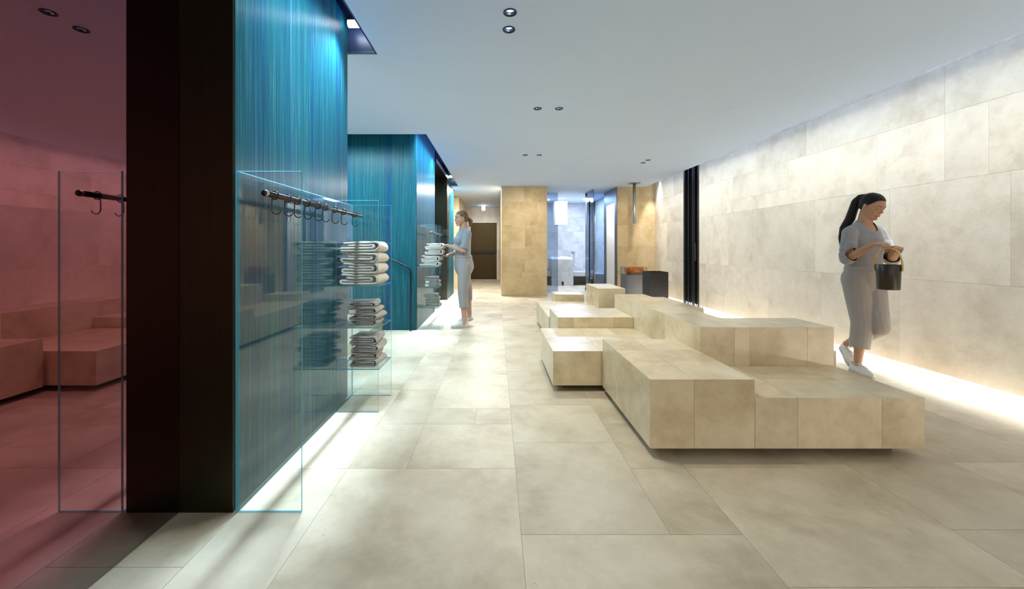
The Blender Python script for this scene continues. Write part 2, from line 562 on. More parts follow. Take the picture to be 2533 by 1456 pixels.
    def build(s, name, mats, parent=None, origin=None, smooth=False, tone=False):
        if not isinstance(mats, (list, tuple)):
            mats = [mats]
        o0 = Vector(origin) if origin is not None else (Vector(parent['_o']) if parent is not None and '_o' in parent else Vector((0, 0, 0)))
        me = bpy.data.meshes.new(name)
        me.from_pydata([(p[0] - o0[0], p[1] - o0[1], p[2] - o0[2]) for p in s.v], [], s.f)
        for m_ in mats:
            me.materials.append(m_)
        me.polygons.foreach_set('material_index', s.m)
        if tone:
            at = me.attributes.new('tone', 'FLOAT', 'FACE')
            at.data.foreach_set('value', s.t)
        if smooth:
            me.polygons.foreach_set('use_smooth', [True] * len(me.polygons))
        me.update()
        o = bpy.data.objects.new(name, me)
        C.objects.link(o)
        if parent is not None:
            o.parent = parent
            if origin is not None:
                o.location = Vector(origin) - Vector(parent['_o'])
            o['_o'] = list(o0)
        else:
            o.location = o0
            o['_o'] = list(o0)
        return o


def thing(name, label, cat, loc, group=None):
    o = bpy.data.objects.new(name, None)
    o.empty_display_size = 0.1
    C.objects.link(o)
    o.location = loc
    o['_o'] = list(loc)
    tag(o, label, cat, group)
    return o


def tag(o, label, cat, group=None):
    o['label'] = label; o['category'] = cat
    if group:
        o['group'] = group
    return o


def struct(o):
    o['kind'] = 'structure'
    return o


def dup(root, delta):
    r = root.copy(); C.objects.link(r)
    r.location = root.location + Vector(delta)
    for ch in list(root.children):
        c = ch.copy(); C.objects.link(c); c.parent = r
        for g in list(ch.children):
            d = g.copy(); C.objects.link(d); d.parent = c
    return r

rng = random.Random(7)
G = 0.0009   # half joint


def plate(mb, ax, pos, u0, u1, v0, v1, sgn, tone=None, t=0.0025):
    """thin stone slab lying on plane ax=pos, facing sgn; (u,v) are the other two axes in xyz order"""
    a, b = (pos - t, pos) if sgn > 0 else (pos, pos + t)
    tn = rng.random() if tone is None else tone
    u0 += G; u1 -= G; v0 += G; v1 -= G
    if u1 - u0 < 0.003 or v1 - v0 < 0.003:
        return
    if ax == 'x':
        mb.box(a, b, u0, u1, v0, v1, 0, tn)
    elif ax == 'y':
        mb.box(u0, u1, a, b, v0, v1, 0, tn)
    else:
        mb.box(u0, u1, v0, v1, a, b, 0, tn)


def grid(mb, ax, pos, us, vs, sgn):
    for i in range(len(us) - 1):
        for j in range(len(vs) - 1):
            plate(mb, ax, pos, us[i], us[i + 1], vs[j], vs[j + 1], sgn)


def cuts(a, b, inner):
    return [a] + [c for c in inner if a + 0.02 < c < b - 0.02] + [b]


# ------------------------------------------------------------------ floor
fl = MB()
fl.box(-4.1, 5.2, -2.5, 15.2, -0.12, -0.0012, 1)
def colstrip(x0, x1, ys):
    for a, b in zip(ys[:-1], ys[1:]):
        plate(fl, 'z', 0.0, x0, x1, a, b, 1)
def more(y, lst=(0.9, 0.6, 1.2, 0.6, 0.3)):
    out = []
    while y < 14.4:
        y += rng.choice(lst)
        out.append(y)
    return out + [15.2]
colstrip(-4.1, -1.13, [-2.5, 0.2, 1.4, 2.3, 3.2, 4.1, 5.0, 6.2, 7.4, 8.6, 9.8, 11, 12.4, 15.2])
colstrip(-1.13, -0.775, [-2.5, 0.3, 2.03, 3.16, 4.26] + more(4.26))
colstrip(-0.775, 0.10, [-2.5, 0.5, 2.03])
colstrip(-0.775, -0.47, [2.03, 2.54, 3.16, 3.9] + more(3.9))
for a, b in ((2.03, 2.54),):
    plate(fl, 'z', 0.0, -0.47, 0.10, a, b, 1, 0.98)
plate(fl, 'z', 0.0, -0.47, -0.14, 2.54, 2.79, 1, 0.35)
plate(fl, 'z', 0.0, -0.14, 0.10, 2.54, 2.79, 1, 0.6)
colstrip(-0.47, 0.10, [2.79, 3.54, 4.26, 4.76] + more(4.76))
colstrip(0.10, 0.99, [-2.5, 0.6, 1.56])
colstrip(0.10, 0.70, [1.56, 2.30, 2.85, 3.16, 3.62, 4.3] + more(4.3))
colstrip(0.70, 0.99, [1.56, 2.03, 2.55, 3.3] + more(3.3))
colstrip(0.99, 1.86, [-2.5, 0.4, 1.317, 2.07, 2.32] + more(2.32))
colstrip(1.86, 2.45, [-2.5, 0.7, 1.587, 2.6, 3.5] + more(3.5))
colstrip(2.45, 3.05, [-2.5, 0.3, 1.25, 2.09, 3.0] + more(3.0))
colstrip(3.05, 5.2, [-2.5, 0.9, 1.7, 2.45, 3.3, 4.2] + more(4.2))
struct(fl.build('floor', [M['floor'], M['seam']], tone=True))

# ------------------------------------------------------------------ ceiling with downlight holes
Hc = 2.65
c0 = MB().box(-0.92, 3.63, -2.5, 15.2, Hc, 3.15)
ceil = c0.build('ceiling_core', M['ceiling'])
DL = [(0.087, 2.467), (0.086, 2.66), (0.442, 4.162), (0.672, 4.162), (0.461, 6.234), (0.688, 6.234), (2.574, 6.59), (2.567, 6.79)]
FD = [(0.095, 4.15), (0.104, 6.234), (0.118, 8.37), (2.523, 4.198), (2.571, 6.33), (2.582, 8.446)]
cutter = MB()
for x, y in DL:
    cutter.lathe([(0.0385, Hc - 0.05), (0.0385, Hc + 0.09)], (x, y, 0), 40, cap=True)
cut_o = cutter.build('cutter', M['ceiling'])
bm_ = ceil.modifiers.new('b', 'BOOLEAN')
bm_.operation = 'DIFFERENCE'; bm_.solver = 'EXACT'; bm_.object = cut_o


def freeze(o):
    dg = bpy.context.evaluated_depsgraph_get()
    dg.update()
    me = bpy.data.meshes.new_from_object(o.evaluated_get(dg))
    o.modifiers.clear()
    o.data = me
    return o


freeze(ceil)
ce = MB()
ce.add([tuple(v_.co) for v_ in ceil.data.vertices], [tuple(p_.vertices) for p_ in ceil.data.polygons])
bpy.data.objects.remove(cut_o, do_unlink=True)
bpy.data.objects.remove(ceil, do_unlink=True)
ce.box(-4.1, -0.92, -2.5, 1.72, Hc, 3.15)
ce.box(-4.1, -0.92, 3.01, 5.10, Hc, 3.15)
ce.box(-4.1, -0.92, 9.40, 15.2, Hc, 3.15)
ce.box(-4.1, -1.30, 1.72, 3.01, Hc, 3.15)
ce.box(-4.1, -1.40, 5.60, 9.40, Hc, 3.15)
ce.box(3.63, 5.2, 9.62, 15.2, Hc, 3.15)
struct(ce.build('ceiling', M['ceiling']))
rf = MB()
rf.box(-1.30, -0.92, 1.72, 3.01, 3.10, 3.15)
rf.box(-4.1, -0.92, 5.10, 5.60, 3.10, 3.15)
rf.box(-1.40, -0.92, 5.60, 9.40, 3.10, 3.15)
rf.box(-1.30, -0.925, 2.996, 3.009, 2.67, 3.10)
rf.box(-1.39, -0.925, 9.385, 9.399, 2.67, 3.10)
rf.box(-0.934, -0.921, 1.72, 2.995, 2.652, 3.10)
rf.box(-0.934, -0.921, 5.11, 9.384, 2.652, 3.10)
rf.box(-1.314, -1.301, 1.72, 2.995, 2.652, 3.10)
struct(rf.build('trim_1', M['navy']))
# pale edge profile where the near slot ends
tr = MB()
tr.box(-1.30, -0.935, 2.985, 2.9955, 2.652, 2.668)
struct(tr.build('trim_2', M['steel']))
t3 = MB()
t3.box(3.60, 4.2, -2.5, 9.62, 3.16, 3.22)
struct(t3.build('trim_3', M['white']))

# ------------------------------------------------------------------ right wall
rw = MB()
WX = 3.87
rw.box(WX + 0.0012, 4.15, -2.5, 7.41, 0.06, 3.16, 1)
rw.box(WX + 0.0012, 4.15, 8.03, 9.47, 0.06, 3.16, 1)
rw.box(3.96, 4.15, -2.5, 9.47, 0.0, 0.06, 1)
def wallrow(z0, z1, y0, y1, first, ws):
    y = y0; k = 0
    yb = first
    while y < y1 - 0.01:
        e = min(yb, y1)
        if y1 - e < 0.15:
            e = y1
        if rng.random() < 0.18 and z1 - z0 > 0.5:
            zm = z0 + (z1 - z0) * rng.choice((0.45, 0.55, 0.36))
            plate(rw, 'x', WX, y, e, z0, zm, -1); plate(rw, 'x', WX, y, e, zm, z1, -1)
        else:
            plate(rw, 'x', WX, y, e, z0, z1, -1)
        y = e
        yb = y + rng.choice(ws)
for y0, y1 in ((-2.5, 7.41), (8.03, 9.47)):
    wallrow(0.06, 0.865, y0, y1, y0 + 0.53, (0.9, 0.6, 1.2, 0.45))
    wallrow(0.865, 1.733, y0, y1, y0 + 0.32 + (0.9 if y0 < 0 else 0), (1.15, 0.9, 0.6, 0.45, 0.9))
    wallrow(1.733, 2.31, y0, y1, y0 + 0.75, (0.9, 0.6, 0.3, 1.2))
    wallrow(2.31, 2.72, y0, y1, y0 + 0.45, (1.2, 1.5, 0.9))
    wallrow(2.72, 3.16, y0, y1, y0 + 1.0, (1.4, 1.8))
struct(rw.build('wall_right', [M['wall'], M['seam_pale']], tone=True))
fs = MB().box(3.945, 3.959, -2.4, 9.4, 0.008, 0.05)
struct(fs.build('trim_4', M['warm_strip']))

# ------------------------------------------------------------------ back walls
bw = MB()
bw.box(2.9512, 4.15, 9.4712, 9.62, 0.0, 3.16, 1)
for z0, z1, us in ((0, 0.60, [2.95, 3.3, 3.87]), (0.60, 1.20, [2.95, 3.42, 3.87]), (1.20, 1.72, [2.95, 3.57, 3.87]),
                   (1.72, 2.29, [2.95, 3.22, 3.87]), (2.29, 3.16, [2.95, 3.5, 3.87])):
    for a, b in zip(us[:-1], us[1:]):
        plate(bw, 'y', 9.47, a, b, z0, z1, -1)
struct(bw.build('wall_back', [M['tan'], M['seam']], tone=True))
gm = MB()
gm.box(2.93, 2.95, 9.475, 9.63, 0, Hc)
gm.box(2.93, 2.95, 9.63, 10.40, 2.28, Hc)
gm.box(2.93, 2.95, 10.40, 10.56, 0, Hc)
struct(gm.build('wall_side', M['grey_metal']))

cw = MB()
cw.box(0.1212, 1.2188, 9.3612, 14.2, 0.0, Hc - 0.001, 1)
zs = [0, 0.57, 1.14, 1.706, 2.27, Hc - 0.001]
vx = [[0.12, 0.62, 1.22], [0.12, 0.69, 1.22], [0.12, 0.69, 1.22], [0.12, 0.97, 1.22], [0.12, 0.66, 1.22]]
for k in range(5):
    for a, b in zip(vx[k][:-1], vx[k][1:]):
        plate(cw, 'y', 9.36, a, b, zs[k], zs[k + 1], -1)
    grid(cw, 'x', 0.12, [9.36, 10.3, 11.4, 12.6, 14.15], [zs[k], zs[k + 1]], -1)
    grid(cw, 'x', 1.22, [9.36, 10.3, 11.4, 12.6, 12.9], [zs[k], zs[k + 1]], 1)
struct(cw.build('wall_middle', [M['tan'], M['seam']], tone=True))

ew = MB()
ew.box(-4.1, -0.94, 14.1512, 14.4, 0, Hc - 0.001, 1)
ew.box(-0.94, 0.02, 14.1512, 14.4, 2.08, Hc - 0.001, 1)
ew.box(0.02, 0.12, 14.1512, 14.4, 0, Hc - 0.001, 1)
plate(ew, 'y', 14.15, -1.08, -0.94, 0, 1.3, -1); plate(ew, 'y', 14.15, -1.08, -0.94, 1.3, Hc - .001, -1)
plate(ew, 'y', 14.15, -0.94, 0.02, 2.08, Hc - .001, -1)
plate(ew, 'y', 14.15, 0.02, 0.12, 0, 1.1, -1); plate(ew, 'y', 14.15, 0.02, 0.12, 1.1, 2.08, -1); plate(ew, 'y', 14.15, 0.02, 0.12, 2.08, Hc - .001, -1)
struct(ew.build('wall_end', [M['wall'], M['seam']], tone=True))
pw = MB()
pw.box(-4.0, -1.0812, 11.1512, 14.15, 0, Hc - 0.001, 1)
for k in range(5):
    grid(pw, 'y', 11.15, [-3.2, -2.3, -1.7 - 0.2 * (k % 2), -1.08], [zs[k], zs[k + 1]], -1)
    grid(pw, 'x', -1.08, [11.15, 12.2, 13.3, 14.15], [zs[k], zs[k + 1]], 1)
struct(pw.build('wall_corridor', [M['tan'], M['seam']], tone=True))
ow = MB()
ow.box(-4.2, -4.1, -2.5, 15.2, 0, 3.2)
ow.box(-4.1, -1.6, 1.40, 1.50, 0, Hc)
ow.box(-1.62, -1.3865, -2.5, 1.96, 0, Hc)
struct(ow.build('wall_left', M['white']))

# corridor door
dr = MB()
dr.box(-0.935, 0.015, 14.19, 14.24, 0.015, 2.075)
do = struct(dr.build('door_1', M['door'], origin=(-0.46, 14.19, 0)))
pb = MB()
pb.bevbox(-0.90, -0.005, 14.115, 14.155, 0.965, 1.05, 0.006)
pb.box(-0.90, -0.84, 14.15, 14.19, 0.975, 1.04)
pb.box(-0.065, -0.005, 14.15, 14.19, 0.975, 1.04)
pb.build('push_bar', M['black'], do)
lk = MB().lathe([(0.012, 0), (0.012, 0.03)], (0, 0, 0), 12, cap=True, M4=Matrix.Rotation(PI / 2, 4, 'X'))
lk.v = [(x - 0.02, y + 14.19, z + 0.90) for x, y, z in lk.v]
lk.build('lock_cylinder', M['brass'], do)

# emergency sign lamp on the corridor ceiling
el = thing('emergency_lamp', 'small bright white emergency lamp box on the corridor ceiling near the bronze door', 'lamp', (-0.45, 13.6, Hc))
MB().box(-0.52, -0.38, 13.57, 13.63, Hc - 0.02, Hc - 0.001).build('mounting_plate', M['white'], el)
MB().box(-0.508, -0.392, 13.585, 13.615, Hc - 0.165, Hc - 0.0205).build('lamp_panel', M['lamp'], el)

# ------------------------------------------------------------------ steam room behind tinted glass
sr = MB()
sr.box(1.2201, 4.15, 12.9712, 13.1, 0, Hc, 1)
sr.box(3.1512, 3.25, 10.56, 12.97, 0, Hc, 1)
grid(sr, 'y', 12.97, [1.23, 1.6, 2.2, 2.9, 3.15], [0, 0.5, 1.1, 1.7, 2.2, 2.64], -1)
grid(sr, 'x', 3.15, [10.57, 11.2, 12.1, 12.97], [0, 0.5, 1.1, 1.7, 2.2, 2.64], -1)
struct(sr.build('wall_steam_room', [M['steam'], M['seam']], tone=True))
pa = MB()
pa.box(3.25, 5.2, 12.0, 12.1, 0, Hc); pa.box(5.1, 5.2, 9.62, 12.0, 0, Hc); pa.box(2.951, 5.1, 10.45, 10.50, 0, Hc)
struct(pa.build('wall_passage', M['white']))
bt_ = thing('steam_bench', 'pale stone wall bench with open niches running behind the steam room pedestal', 'bench', (2.0, 12.5, 0))
bn = MB()
bn.bevbox(2.362, 3.148, 12.05, 12.968, 0.285, 0.42, 0.006)
bn.box(2.75, 3.148, 11.0, 12.05, 0.285, 0.42)
bn.box(2.362, 3.148, 12.75, 12.968, 0.0, 0.285)
bn.box(2.95, 3.148, 11.0, 12.75, 0.0, 0.285)
bn.build('right_seat', M['steam'], bt_)
bn = MB()
bn.bevbox(1.235, 1.698, 12.05, 12.968, 0.285, 0.42, 0.006)
bn.box(1.235, 1.698, 12.75, 12.968, 0.0, 0.285)
bn.build('left_seat', M['steam'], bt_)
pd = thing('ice_pedestal', 'tall white block with a dark slot standing inside the glazed steam room', 'pedestal', (2.03, 12.3, 0))
MB().bevbox(1.70, 2.36, 11.90, 12.7, 0.0, 0.80, 0.005).build('block', M['steam'], pd)
MB().box(1.70, 2.36, 11.90, 12.7, 0.801, 0.83).build('rim', M['white'], pd)
MB().box(2.00, 2.06, 11.885, 11.90, 0.03, 0.13).build('vent', M['black'], pd)
ic = MB()
for k in range(90):
    s_ = rng.uniform(0.014, 0.032)
    c_ = (rng.uniform(1.73, 2.33), rng.uniform(11.93, 12.6), 0.83 + s_ * 0.5 + max(0, rng.gauss(0.01, 0.02)))
    R_ = Matrix.Rotation(rng.random() * 6, 3, 'X') @ Matrix.Rotation(rng.random() * 6, 3, 'Z')
    ic.ell(c_, (s_, s_ * 0.8, s_ * 0.7), R_, n=6)
io = tag(ic.build('crushed_ice', M['ice'], origin=(2.03, 12.3, 0.83)), 'heap of white crushed ice lying on top of the steam room pedestal', 'ice')
io['kind'] = 'stuff'
hb = MB().box(1.81, 2.18, 11.95, 12.45, 1.876, Hc - 0.001)
tag(hb.build('ceiling_chute', M['white'], origin=(2.0, 12.2, Hc)), 'white square ice chute hanging from the steam room ceiling above the pedestal', 'chute')


def hose(name, X, lab, mirror=1):
    t = thing(name, lab, 'shower hose', (X, 12.968, 1.04), 'shower hoses on the steam room wall')
    b = MB()
    b.tube([(X - 0.035, 12.965, 1.03), (X - 0.035, 12.93, 1.03)], 0.018)
    b.tube([(X + 0.045, 12.965, 1.02), (X + 0.045, 12.93, 1.02)], 0.014)
    b.tube([(X - 0.045, 12.93, 1.03), (X + 0.055, 12.93, 1.03)], 0.012)
    b.build('wall_bracket', M['steel'], t, smooth=True)
    pts = []
    for k in range(21):
        q = k / 20
        pts.append((X + mirror * (0.02 + 0.24 * max(0, q - 0.35) ** 2 / 0.4225), 12.90 - 0.35 * q * q, 1.02 - 0.59 * (1 - (1 - q) ** 1.5)))
    MB().tube(pts, 0.010, 8).build('hose', M['steel'], t, smooth=True)


hose('shower_hose', 2.56, 'metal shower hose curling down the steam room wall, right of the pedestal')
hose('shower_hose', 1.62, 'metal shower hose on the steam room wall behind the tinted pane, left of the pedestal', 0.2)
for x, lab in ((2.68, 'glaring round spotlight on the steam room ceiling beside the open glass door'),
               (1.59, 'glaring round spotlight on the steam room ceiling behind the left tinted pane')):
    d_ = thing('ceiling_spotlight', lab, 'spotlight', (x, 11.85, Hc), 'steam room spotlights')
    MB().lathe([(0.045, Hc - 0.012), (0.045, Hc - 0.001)], (x, 11.85, 0), 24, cap=True).build('trim_ring', M['steel'], d_)
    MB().ell((x, 11.85, Hc - 0.016), (0.034, 0.034, 0.022), n=20).build('lens', M['spotface'], d_, smooth=True)


def pane(mb, ax, x0, x1, y0, y1, z0, z1):
    """glass box: large faces material 0, edges material 1"""
    vs = [(x0, y0, z0), (x1, y0, z0), (x1, y1, z0), (x0, y1, z0), (x0, y0, z1), (x1, y0, z1), (x1, y1, z1), (x0, y1, z1)]
    F = {'z': [(0, 3, 2, 1), (4, 5, 6, 7)], 'y': [(0, 1, 5, 4), (2, 3, 7, 6)], 'x': [(1, 2, 6, 5), (3, 0, 4, 7)]}
    for k, fs_ in F.items():
        mb.add(vs, fs_, 0 if k == ax else 1)
    return mb


GL = [M['glass'], M['edge']]
SG = [M['smoked'], M['black']]
sg = thing('glass_screen', 'tinted fixed glass panes closing off the steam room on both sides of its doorway', 'glass screen', (2.1, 10.5, 0))
pane(MB(), 'y', 1.221, 1.663, 10.50, 10.512, 0.004, Hc - 0.002).build('pane', SG, sg)
pane(MB(), 'y', 2.412, 2.928, 10.50, 10.512, 0.004, Hc - 0.002).build('pane', SG, sg)
gd = thing('glass_door', 'tinted glass steam room door standing open with full height pull bars', 'door', (2.41, 10.49, 0))
dl = pane(MB(), 'x', -0.006, 0.006, -0.66, 0.0, 0.012, Hc - 0.01)
dl.apply(Matrix.Translation((2.41, 10.488, 0)) @ Matrix.Rotation(math.radians(4), 4, 'Z'))
dl.build('door_leaf', SG, gd)
for sx, nm, mt_ in ((-1, 'M', M['black']), (1, 'M', M['steel'])):
    MB().tube([(2.445 + 0.065 * sx, 9.93, 0.30), (2.445 + 0.065 * sx, 9.93, 2.36)], 0.017).build('pull_bar', mt_, gd, smooth=True)
for z in (0.38, 1.32, 2.28):
    MB().tube([(2.383, 9.93, z), (2.507, 9.93, z)], 0.011).build('bar_bracket', M['brass'], gd, smooth=True)
for z in (0.02, Hc - 0.10):
    MB().box(2.392, 2.428, 10.40, 10.48, z, z + 0.075).build('hinge', M['black'], gd)

# ------------------------------------------------------------------ far right: tall dark door track, bins, chute
sd = thing('sliding_door_frame', 'tall black metal sliding door frame with upright profiles set into the right wall', 'door frame', (3.9, 7.72, 0))
MB().box(4.13, 4.15, 7.412, 8.028, 0, 3.15).build('back_panel', M['black'], sd)
for a, b, d in ((7.412, 7.47, 0.0), (7.55, 7.585, 0.07), (7.64, 7.675, 0.03), (7.76, 7.80, 0.06), (7.87, 7.905, 0.03), (7.97, 8.028, 0.0)):
    MB().box(3.868 + d, 4.129, a, b, 0, 3.15).build('upright', M['black'], sd)
MB().box(3.90, 4.129, 7.592, 7.634, 0.9, 1.25).build('pull_handle', M['black'], sd)

pl = thing('display_plinth', 'grey metal plinth carrying an amber glass tray below the ceiling pipe', 'plinth', (3.1, 8.8, 0))
MB().bevbox(2.876, 3.335, 8.60, 9.0, 0, 0.563, 0.004).build('plinth_body', M['grey_metal'], pl)
tr_ = thing('glass_tray', 'clear square glass tray with an amber bowl inside, standing on the metal plinth', 'tray', (3.1, 8.8, 0.564))
w_ = MB()
for a in ((2.876, 3.335, 8.60, 8.61, 'y'), (2.876, 3.335, 8.99, 9.0, 'y')):
    pane(w_, a[4], a[0], a[1], a[2], a[3], 0.566, 0.735)
for a in ((2.876, 2.886, 8.611, 8.989), (3.325, 3.335, 8.611, 8.989)):
    pane(w_, 'x', a[0], a[1], a[2], a[3], 0.566, 0.735)
pane(w_, 'z', 2.887, 3.324, 8.611, 8.989, 0.566, 0.572)
w_.build('glass_walls', GL, tr_)
bo = MB()
bo.rings([[(3.12 + 0.20 * r * math.copysign(abs(math.cos(a)) ** .6, math.cos(a)), 8.80 + 0.15 * r * math.copysign(abs(math.sin(a)) ** .6, math.sin(a)), z) for a in [2 * PI * i / 32 for i in range(32)]]
          for r, z in ((0.80, 0.574), (0.96, 0.60), (1.0, 0.66), (1.0, 0.722), (0.94, 0.722), (0.92, 0.64), (0.70, 0.60))])
bo.build('amber_bowl', M['amber'], tr_, smooth=True)
bk = thing('waste_bin', 'square anthracite metal bin standing in front of the amber glass tray', 'bin', (3.1, 7.55, 0))
bb = MB()
bb.box(2.915, 3.27, 7.38, 7.386, 0.005, 0.70); bb.box(2.915, 3.27, 7.744, 7.75, 0.005, 0.70)
bb.box(2.915, 2.921, 7.3865, 7.7435, 0.005, 0.70); bb.box(3.264, 3.27, 7.3865, 7.7435, 0.005, 0.70)
bb.box(2.9215, 3.2635, 7.3865, 7.7435, 0.005, 0.03)
bb.build('bin_body', M['blackbox'], bk)
MB().box(2.93, 3.255, 7.395, 7.735, 0.60, 0.612).build('inner_tray', M['black'], bk)
cp = thing('ceiling_pipe', 'round steel pipe hanging from the ceiling above the amber tray', 'pipe', (3.17, 8.92, Hc))
MB().box(3.06, 3.28, 8.82, 9.02, Hc - 0.012, Hc - 0.001).build('ceiling_plate', M['steel'], cp)
MB().lathe([(0.036, 1.72), (0.036, Hc - 0.0125), (0.030, Hc - 0.0125), (0.030, 1.72), (0.036, 1.72)], (3.17, 8.92, 0), 28).build('pipe', M['steel'], cp, smooth=True)

# ------------------------------------------------------------------ stone benches
def bench(label, boxes, zb=0.05, xs=(), ys=(), group='stone bench blocks'):
    x0 = min(b[0] for b in boxes); x1 = max(b[1] for b in boxes); y0 = min(b[2] for b in boxes); y1 = max(b[3] for b in boxes); zt = boxes[0][4]
    t = thing('stone_bench', label, 'bench', ((x0 + x1) / 2, (y0 + y1) / 2, 0), group)
    b = MB(); k = 0.0012
    outline = boxes
    if len(boxes) == 1:
        b.box(x0 + k, x1 - k, y0 + k, y1 - k, zb + k, zt - k, 1)
    else:
        for q in boxes:
            b.box(q[0] + k, q[1] - k, q[2] + k, q[3] - k, zb + k, zt - k, 1)
    for q in boxes:
        cx = cuts(q[0], q[1], xs); cyy = cuts(q[2], q[3], ys)
        grid(b, 'z', zt, cx, cyy, 1)
        grid(b, 'y', q[2], cx, [zb, zt], -1)
        grid(b, 'y', q[3], cx, [zb, zt], 1)
        grid(b, 'x', q[0], cyy, [zb, zt], -1)
        grid(b, 'x', q[1], cyy, [zb, zt], 1)
        grid(b, 'z', zb, cx, cyy, -1)
    b.build('stone_slab', [M['bench'], M['seam']], t, tone=True)
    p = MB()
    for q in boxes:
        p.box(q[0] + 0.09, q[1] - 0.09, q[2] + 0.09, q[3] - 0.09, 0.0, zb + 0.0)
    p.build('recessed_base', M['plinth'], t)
    return t


e = 0.0015
bench('tall narrow beige stone block nearest the camera, to the left of the wide low block', [(0.845, 1.42, 2.133, 3.087, 0.43)], xs=(1.087,), ys=(2.75,))
bench('wide low stone block at the near right, below the woman with the bucket', [(1.42 + e, 2.355, 2.133, 2.709 - e, 0.329)], xs=(1.656, 2.12), ys=(2.45,))
bench('highest and longest stone block, L-shaped, running back through the middle of the benches', [(1.42 + e, 1.77, 2.709, 4.67, 0.60), (1.77, 2.356, 2.709, 3.07, 0.60)], xs=(1.66, 2.17), ys=(3.28, 4.1))
bench('flat stone block behind the long high block, close to the right wall', [(1.77 + e, 2.48, 4.64, 5.76, 0.43)], ys=(5.0, 5.4))
bench('mostly hidden low stone block beside the heel of the woman with the bucket', [(2.356 + e, 2.69, 3.07 + e, 3.42, 0.338)])
bench('low square stone block on the left, its front face left of the nearest tall block', [(0.4545, 1.42, 3.117, 4.02 - e, 0.325)], xs=(0.84, 1.15), ys=(3.5,))
bench('flat stone block with a bright sheen on top, above the low square block', [(0.637, 1.42, 4.02, 4.64, 0.436)], xs=(0.80, 1.22), ys=(4.33,))
bench('wide flat stone block behind the one with the sheen, reaching farthest left', [(0.625, 1.395, 4.64 + e, 6.05, 0.329)], xs=(1.0,), ys=(5.2, 5.6))
bench('upright cube-like stone block at the far end of the benches', [(1.397, 1.765, 5.31, 6.05, 0.60)])
bench('small low stone block at the back left, in front of the steam room doorway', [(0.913, 1.37, 6.055, 6.46, 0.43)])

# ------------------------------------------------------------------ pillars, mirror, stacked glass
pi = MB()
pi.box(-1.386, -1.148, 1.69, 1.70, 0, Hc - 0.001); pi.box(-1.386, -1.186, 1.70, 1.719, 0, Hc - 0.001); pi.box(-1.299, -1.186, 1.721, 1.96, 0, 3.09); pi.box(-1.386, -1.186, 1.7191, 1.7209, 0, Hc - 0.001)
tag(pi.build('bronze_pillar', M['bronze'], origin=(-1.26, 1.8, 0)), 'dark bronze pillar nearest the camera between the red mirror and the blue glass wall', 'pillar')
p2 = MB()
p2.box(-1.40, -1.10, 8.67, 8.95, 0, 2.72)
p2.box(-1.40, -1.10, 7.10, 8.95, 2.722, 2.80)
tag(p2.build('bronze_portal', M['bronze'], origin=(-1.3, 8.0, 0)), 'dark bronze portal with its far upright behind the woman holding towels', 'portal')
mr_ = MB().box(-1.385, -1.380, -2.49, 1.688, 0.003, Hc - 0.003)
tag(mr_.build('wall_mirror', M['mirror'], origin=(-1.38, -0.4, 0)), 'large rose tinted mirror wall at the left edge, turning silver toward its foot', 'mirror')

tg = MB().box(-1.181, -1.145, 1.702, 2.984, 0.012, 2.915)
tag(tg.build('stacked_glass_wall', M['teal'], origin=(-1.16, 2.4, 0)), 'tall turquoise stacked glass wall nearest the camera, behind the rail with hooks', 'glass wall')
t2 = MB()
t2.rings([[(x, y, z) for x, y in ((-3.2, 5.46), (-1.155, 5.46), (-1.135, 5.468), (-1.127, 5.488), (-1.127, 7.09), (-1.163, 7.09), (-1.163, 5.496), (-3.2, 5.496))] for z in (0.0, 2.98)])
tag(t2.build('stacked_glass_wall', M['teal'], origin=(-2.0, 5.5, 0)), 'turquoise glass wall behind the handrail, turning the corner at the far shelf unit', 'glass wall')
t4 = MB()
t4.box(-1.136, -1.10, 8.951, 9.384, 0, 2.95); t4.box(-1.136, -1.10, 9.402, 10.0, 0, Hc - .002); t4.box(-1.136, -1.10, 9.384, 9.402, 0, Hc - .002)
tag(t4.build('stacked_glass_wall', M['teal'], origin=(-1.12, 9.4, 0)), 'narrow turquoise glass wall farthest away, just left of the standing woman', 'glass wall')

st = MB()
for k in range(5):
    x1 = -1.60 - 0.30 * k
    st.box(-4.0, x1, 3.12, 5.455, 0.115 * k if k else 0.0, 0.115 * (k + 1))
st_o = st.build('stone_steps', M['bench'], origin=(-2.3, 4.3, 0))
tag(st_o, 'beige stone steps rising to the left behind the glass shelf unit', 'steps')

hr = MB()
pts = [(-1.197, 5.41, 0.0), (-1.197, 5.41, 0.80)]
for k in range(7):
    a = k / 6 * math.radians(65)
    pts.append((-1.197 - 0.08 * (1 - math.cos(a)), 5.41, 0.82 + 0.08 * math.sin(a)))
pts.append((-3.0, 5.41, pts[-1][2] + (3.0 - 1.24) * 0.464))
hr.tube(pts, 0.012, 10)
tag(hr.build('handrail', M['black'], origin=(-1.197, 5.41, 0), smooth=True), 'thin black handrail rising leftward along the turquoise glass behind the towels', 'handrail')

# slot lamps
for y, z, lab in ((2.90, 2.83, 'glaring white lamp in the ceiling slot at the far end of the near glass wall'),
                  (9.2, 2.86, 'white lamp in the far ceiling slot near the narrow glass wall')):
    sl = thing('slot_lamp', lab, 'lamp', (-1.02, y, 3.1), 'lamps in the ceiling slots')
    MB().box(-1.03, -1.01, y - 0.01, y + 0.01, z + 0.05, 3.099).build('stem', M['black'], sl)
    MB().box(-1.10, -0.945, y - 0.03, y + 0.03, z, z + 0.05).build('housing', M['black'], sl)
    MB().tube([(-1.10, y - 0.015, z - 0.012), (-0.945, y - 0.015, z - 0.012)], 0.026, 14).build('lamp_tube', M['lamp'], sl, smooth=True)

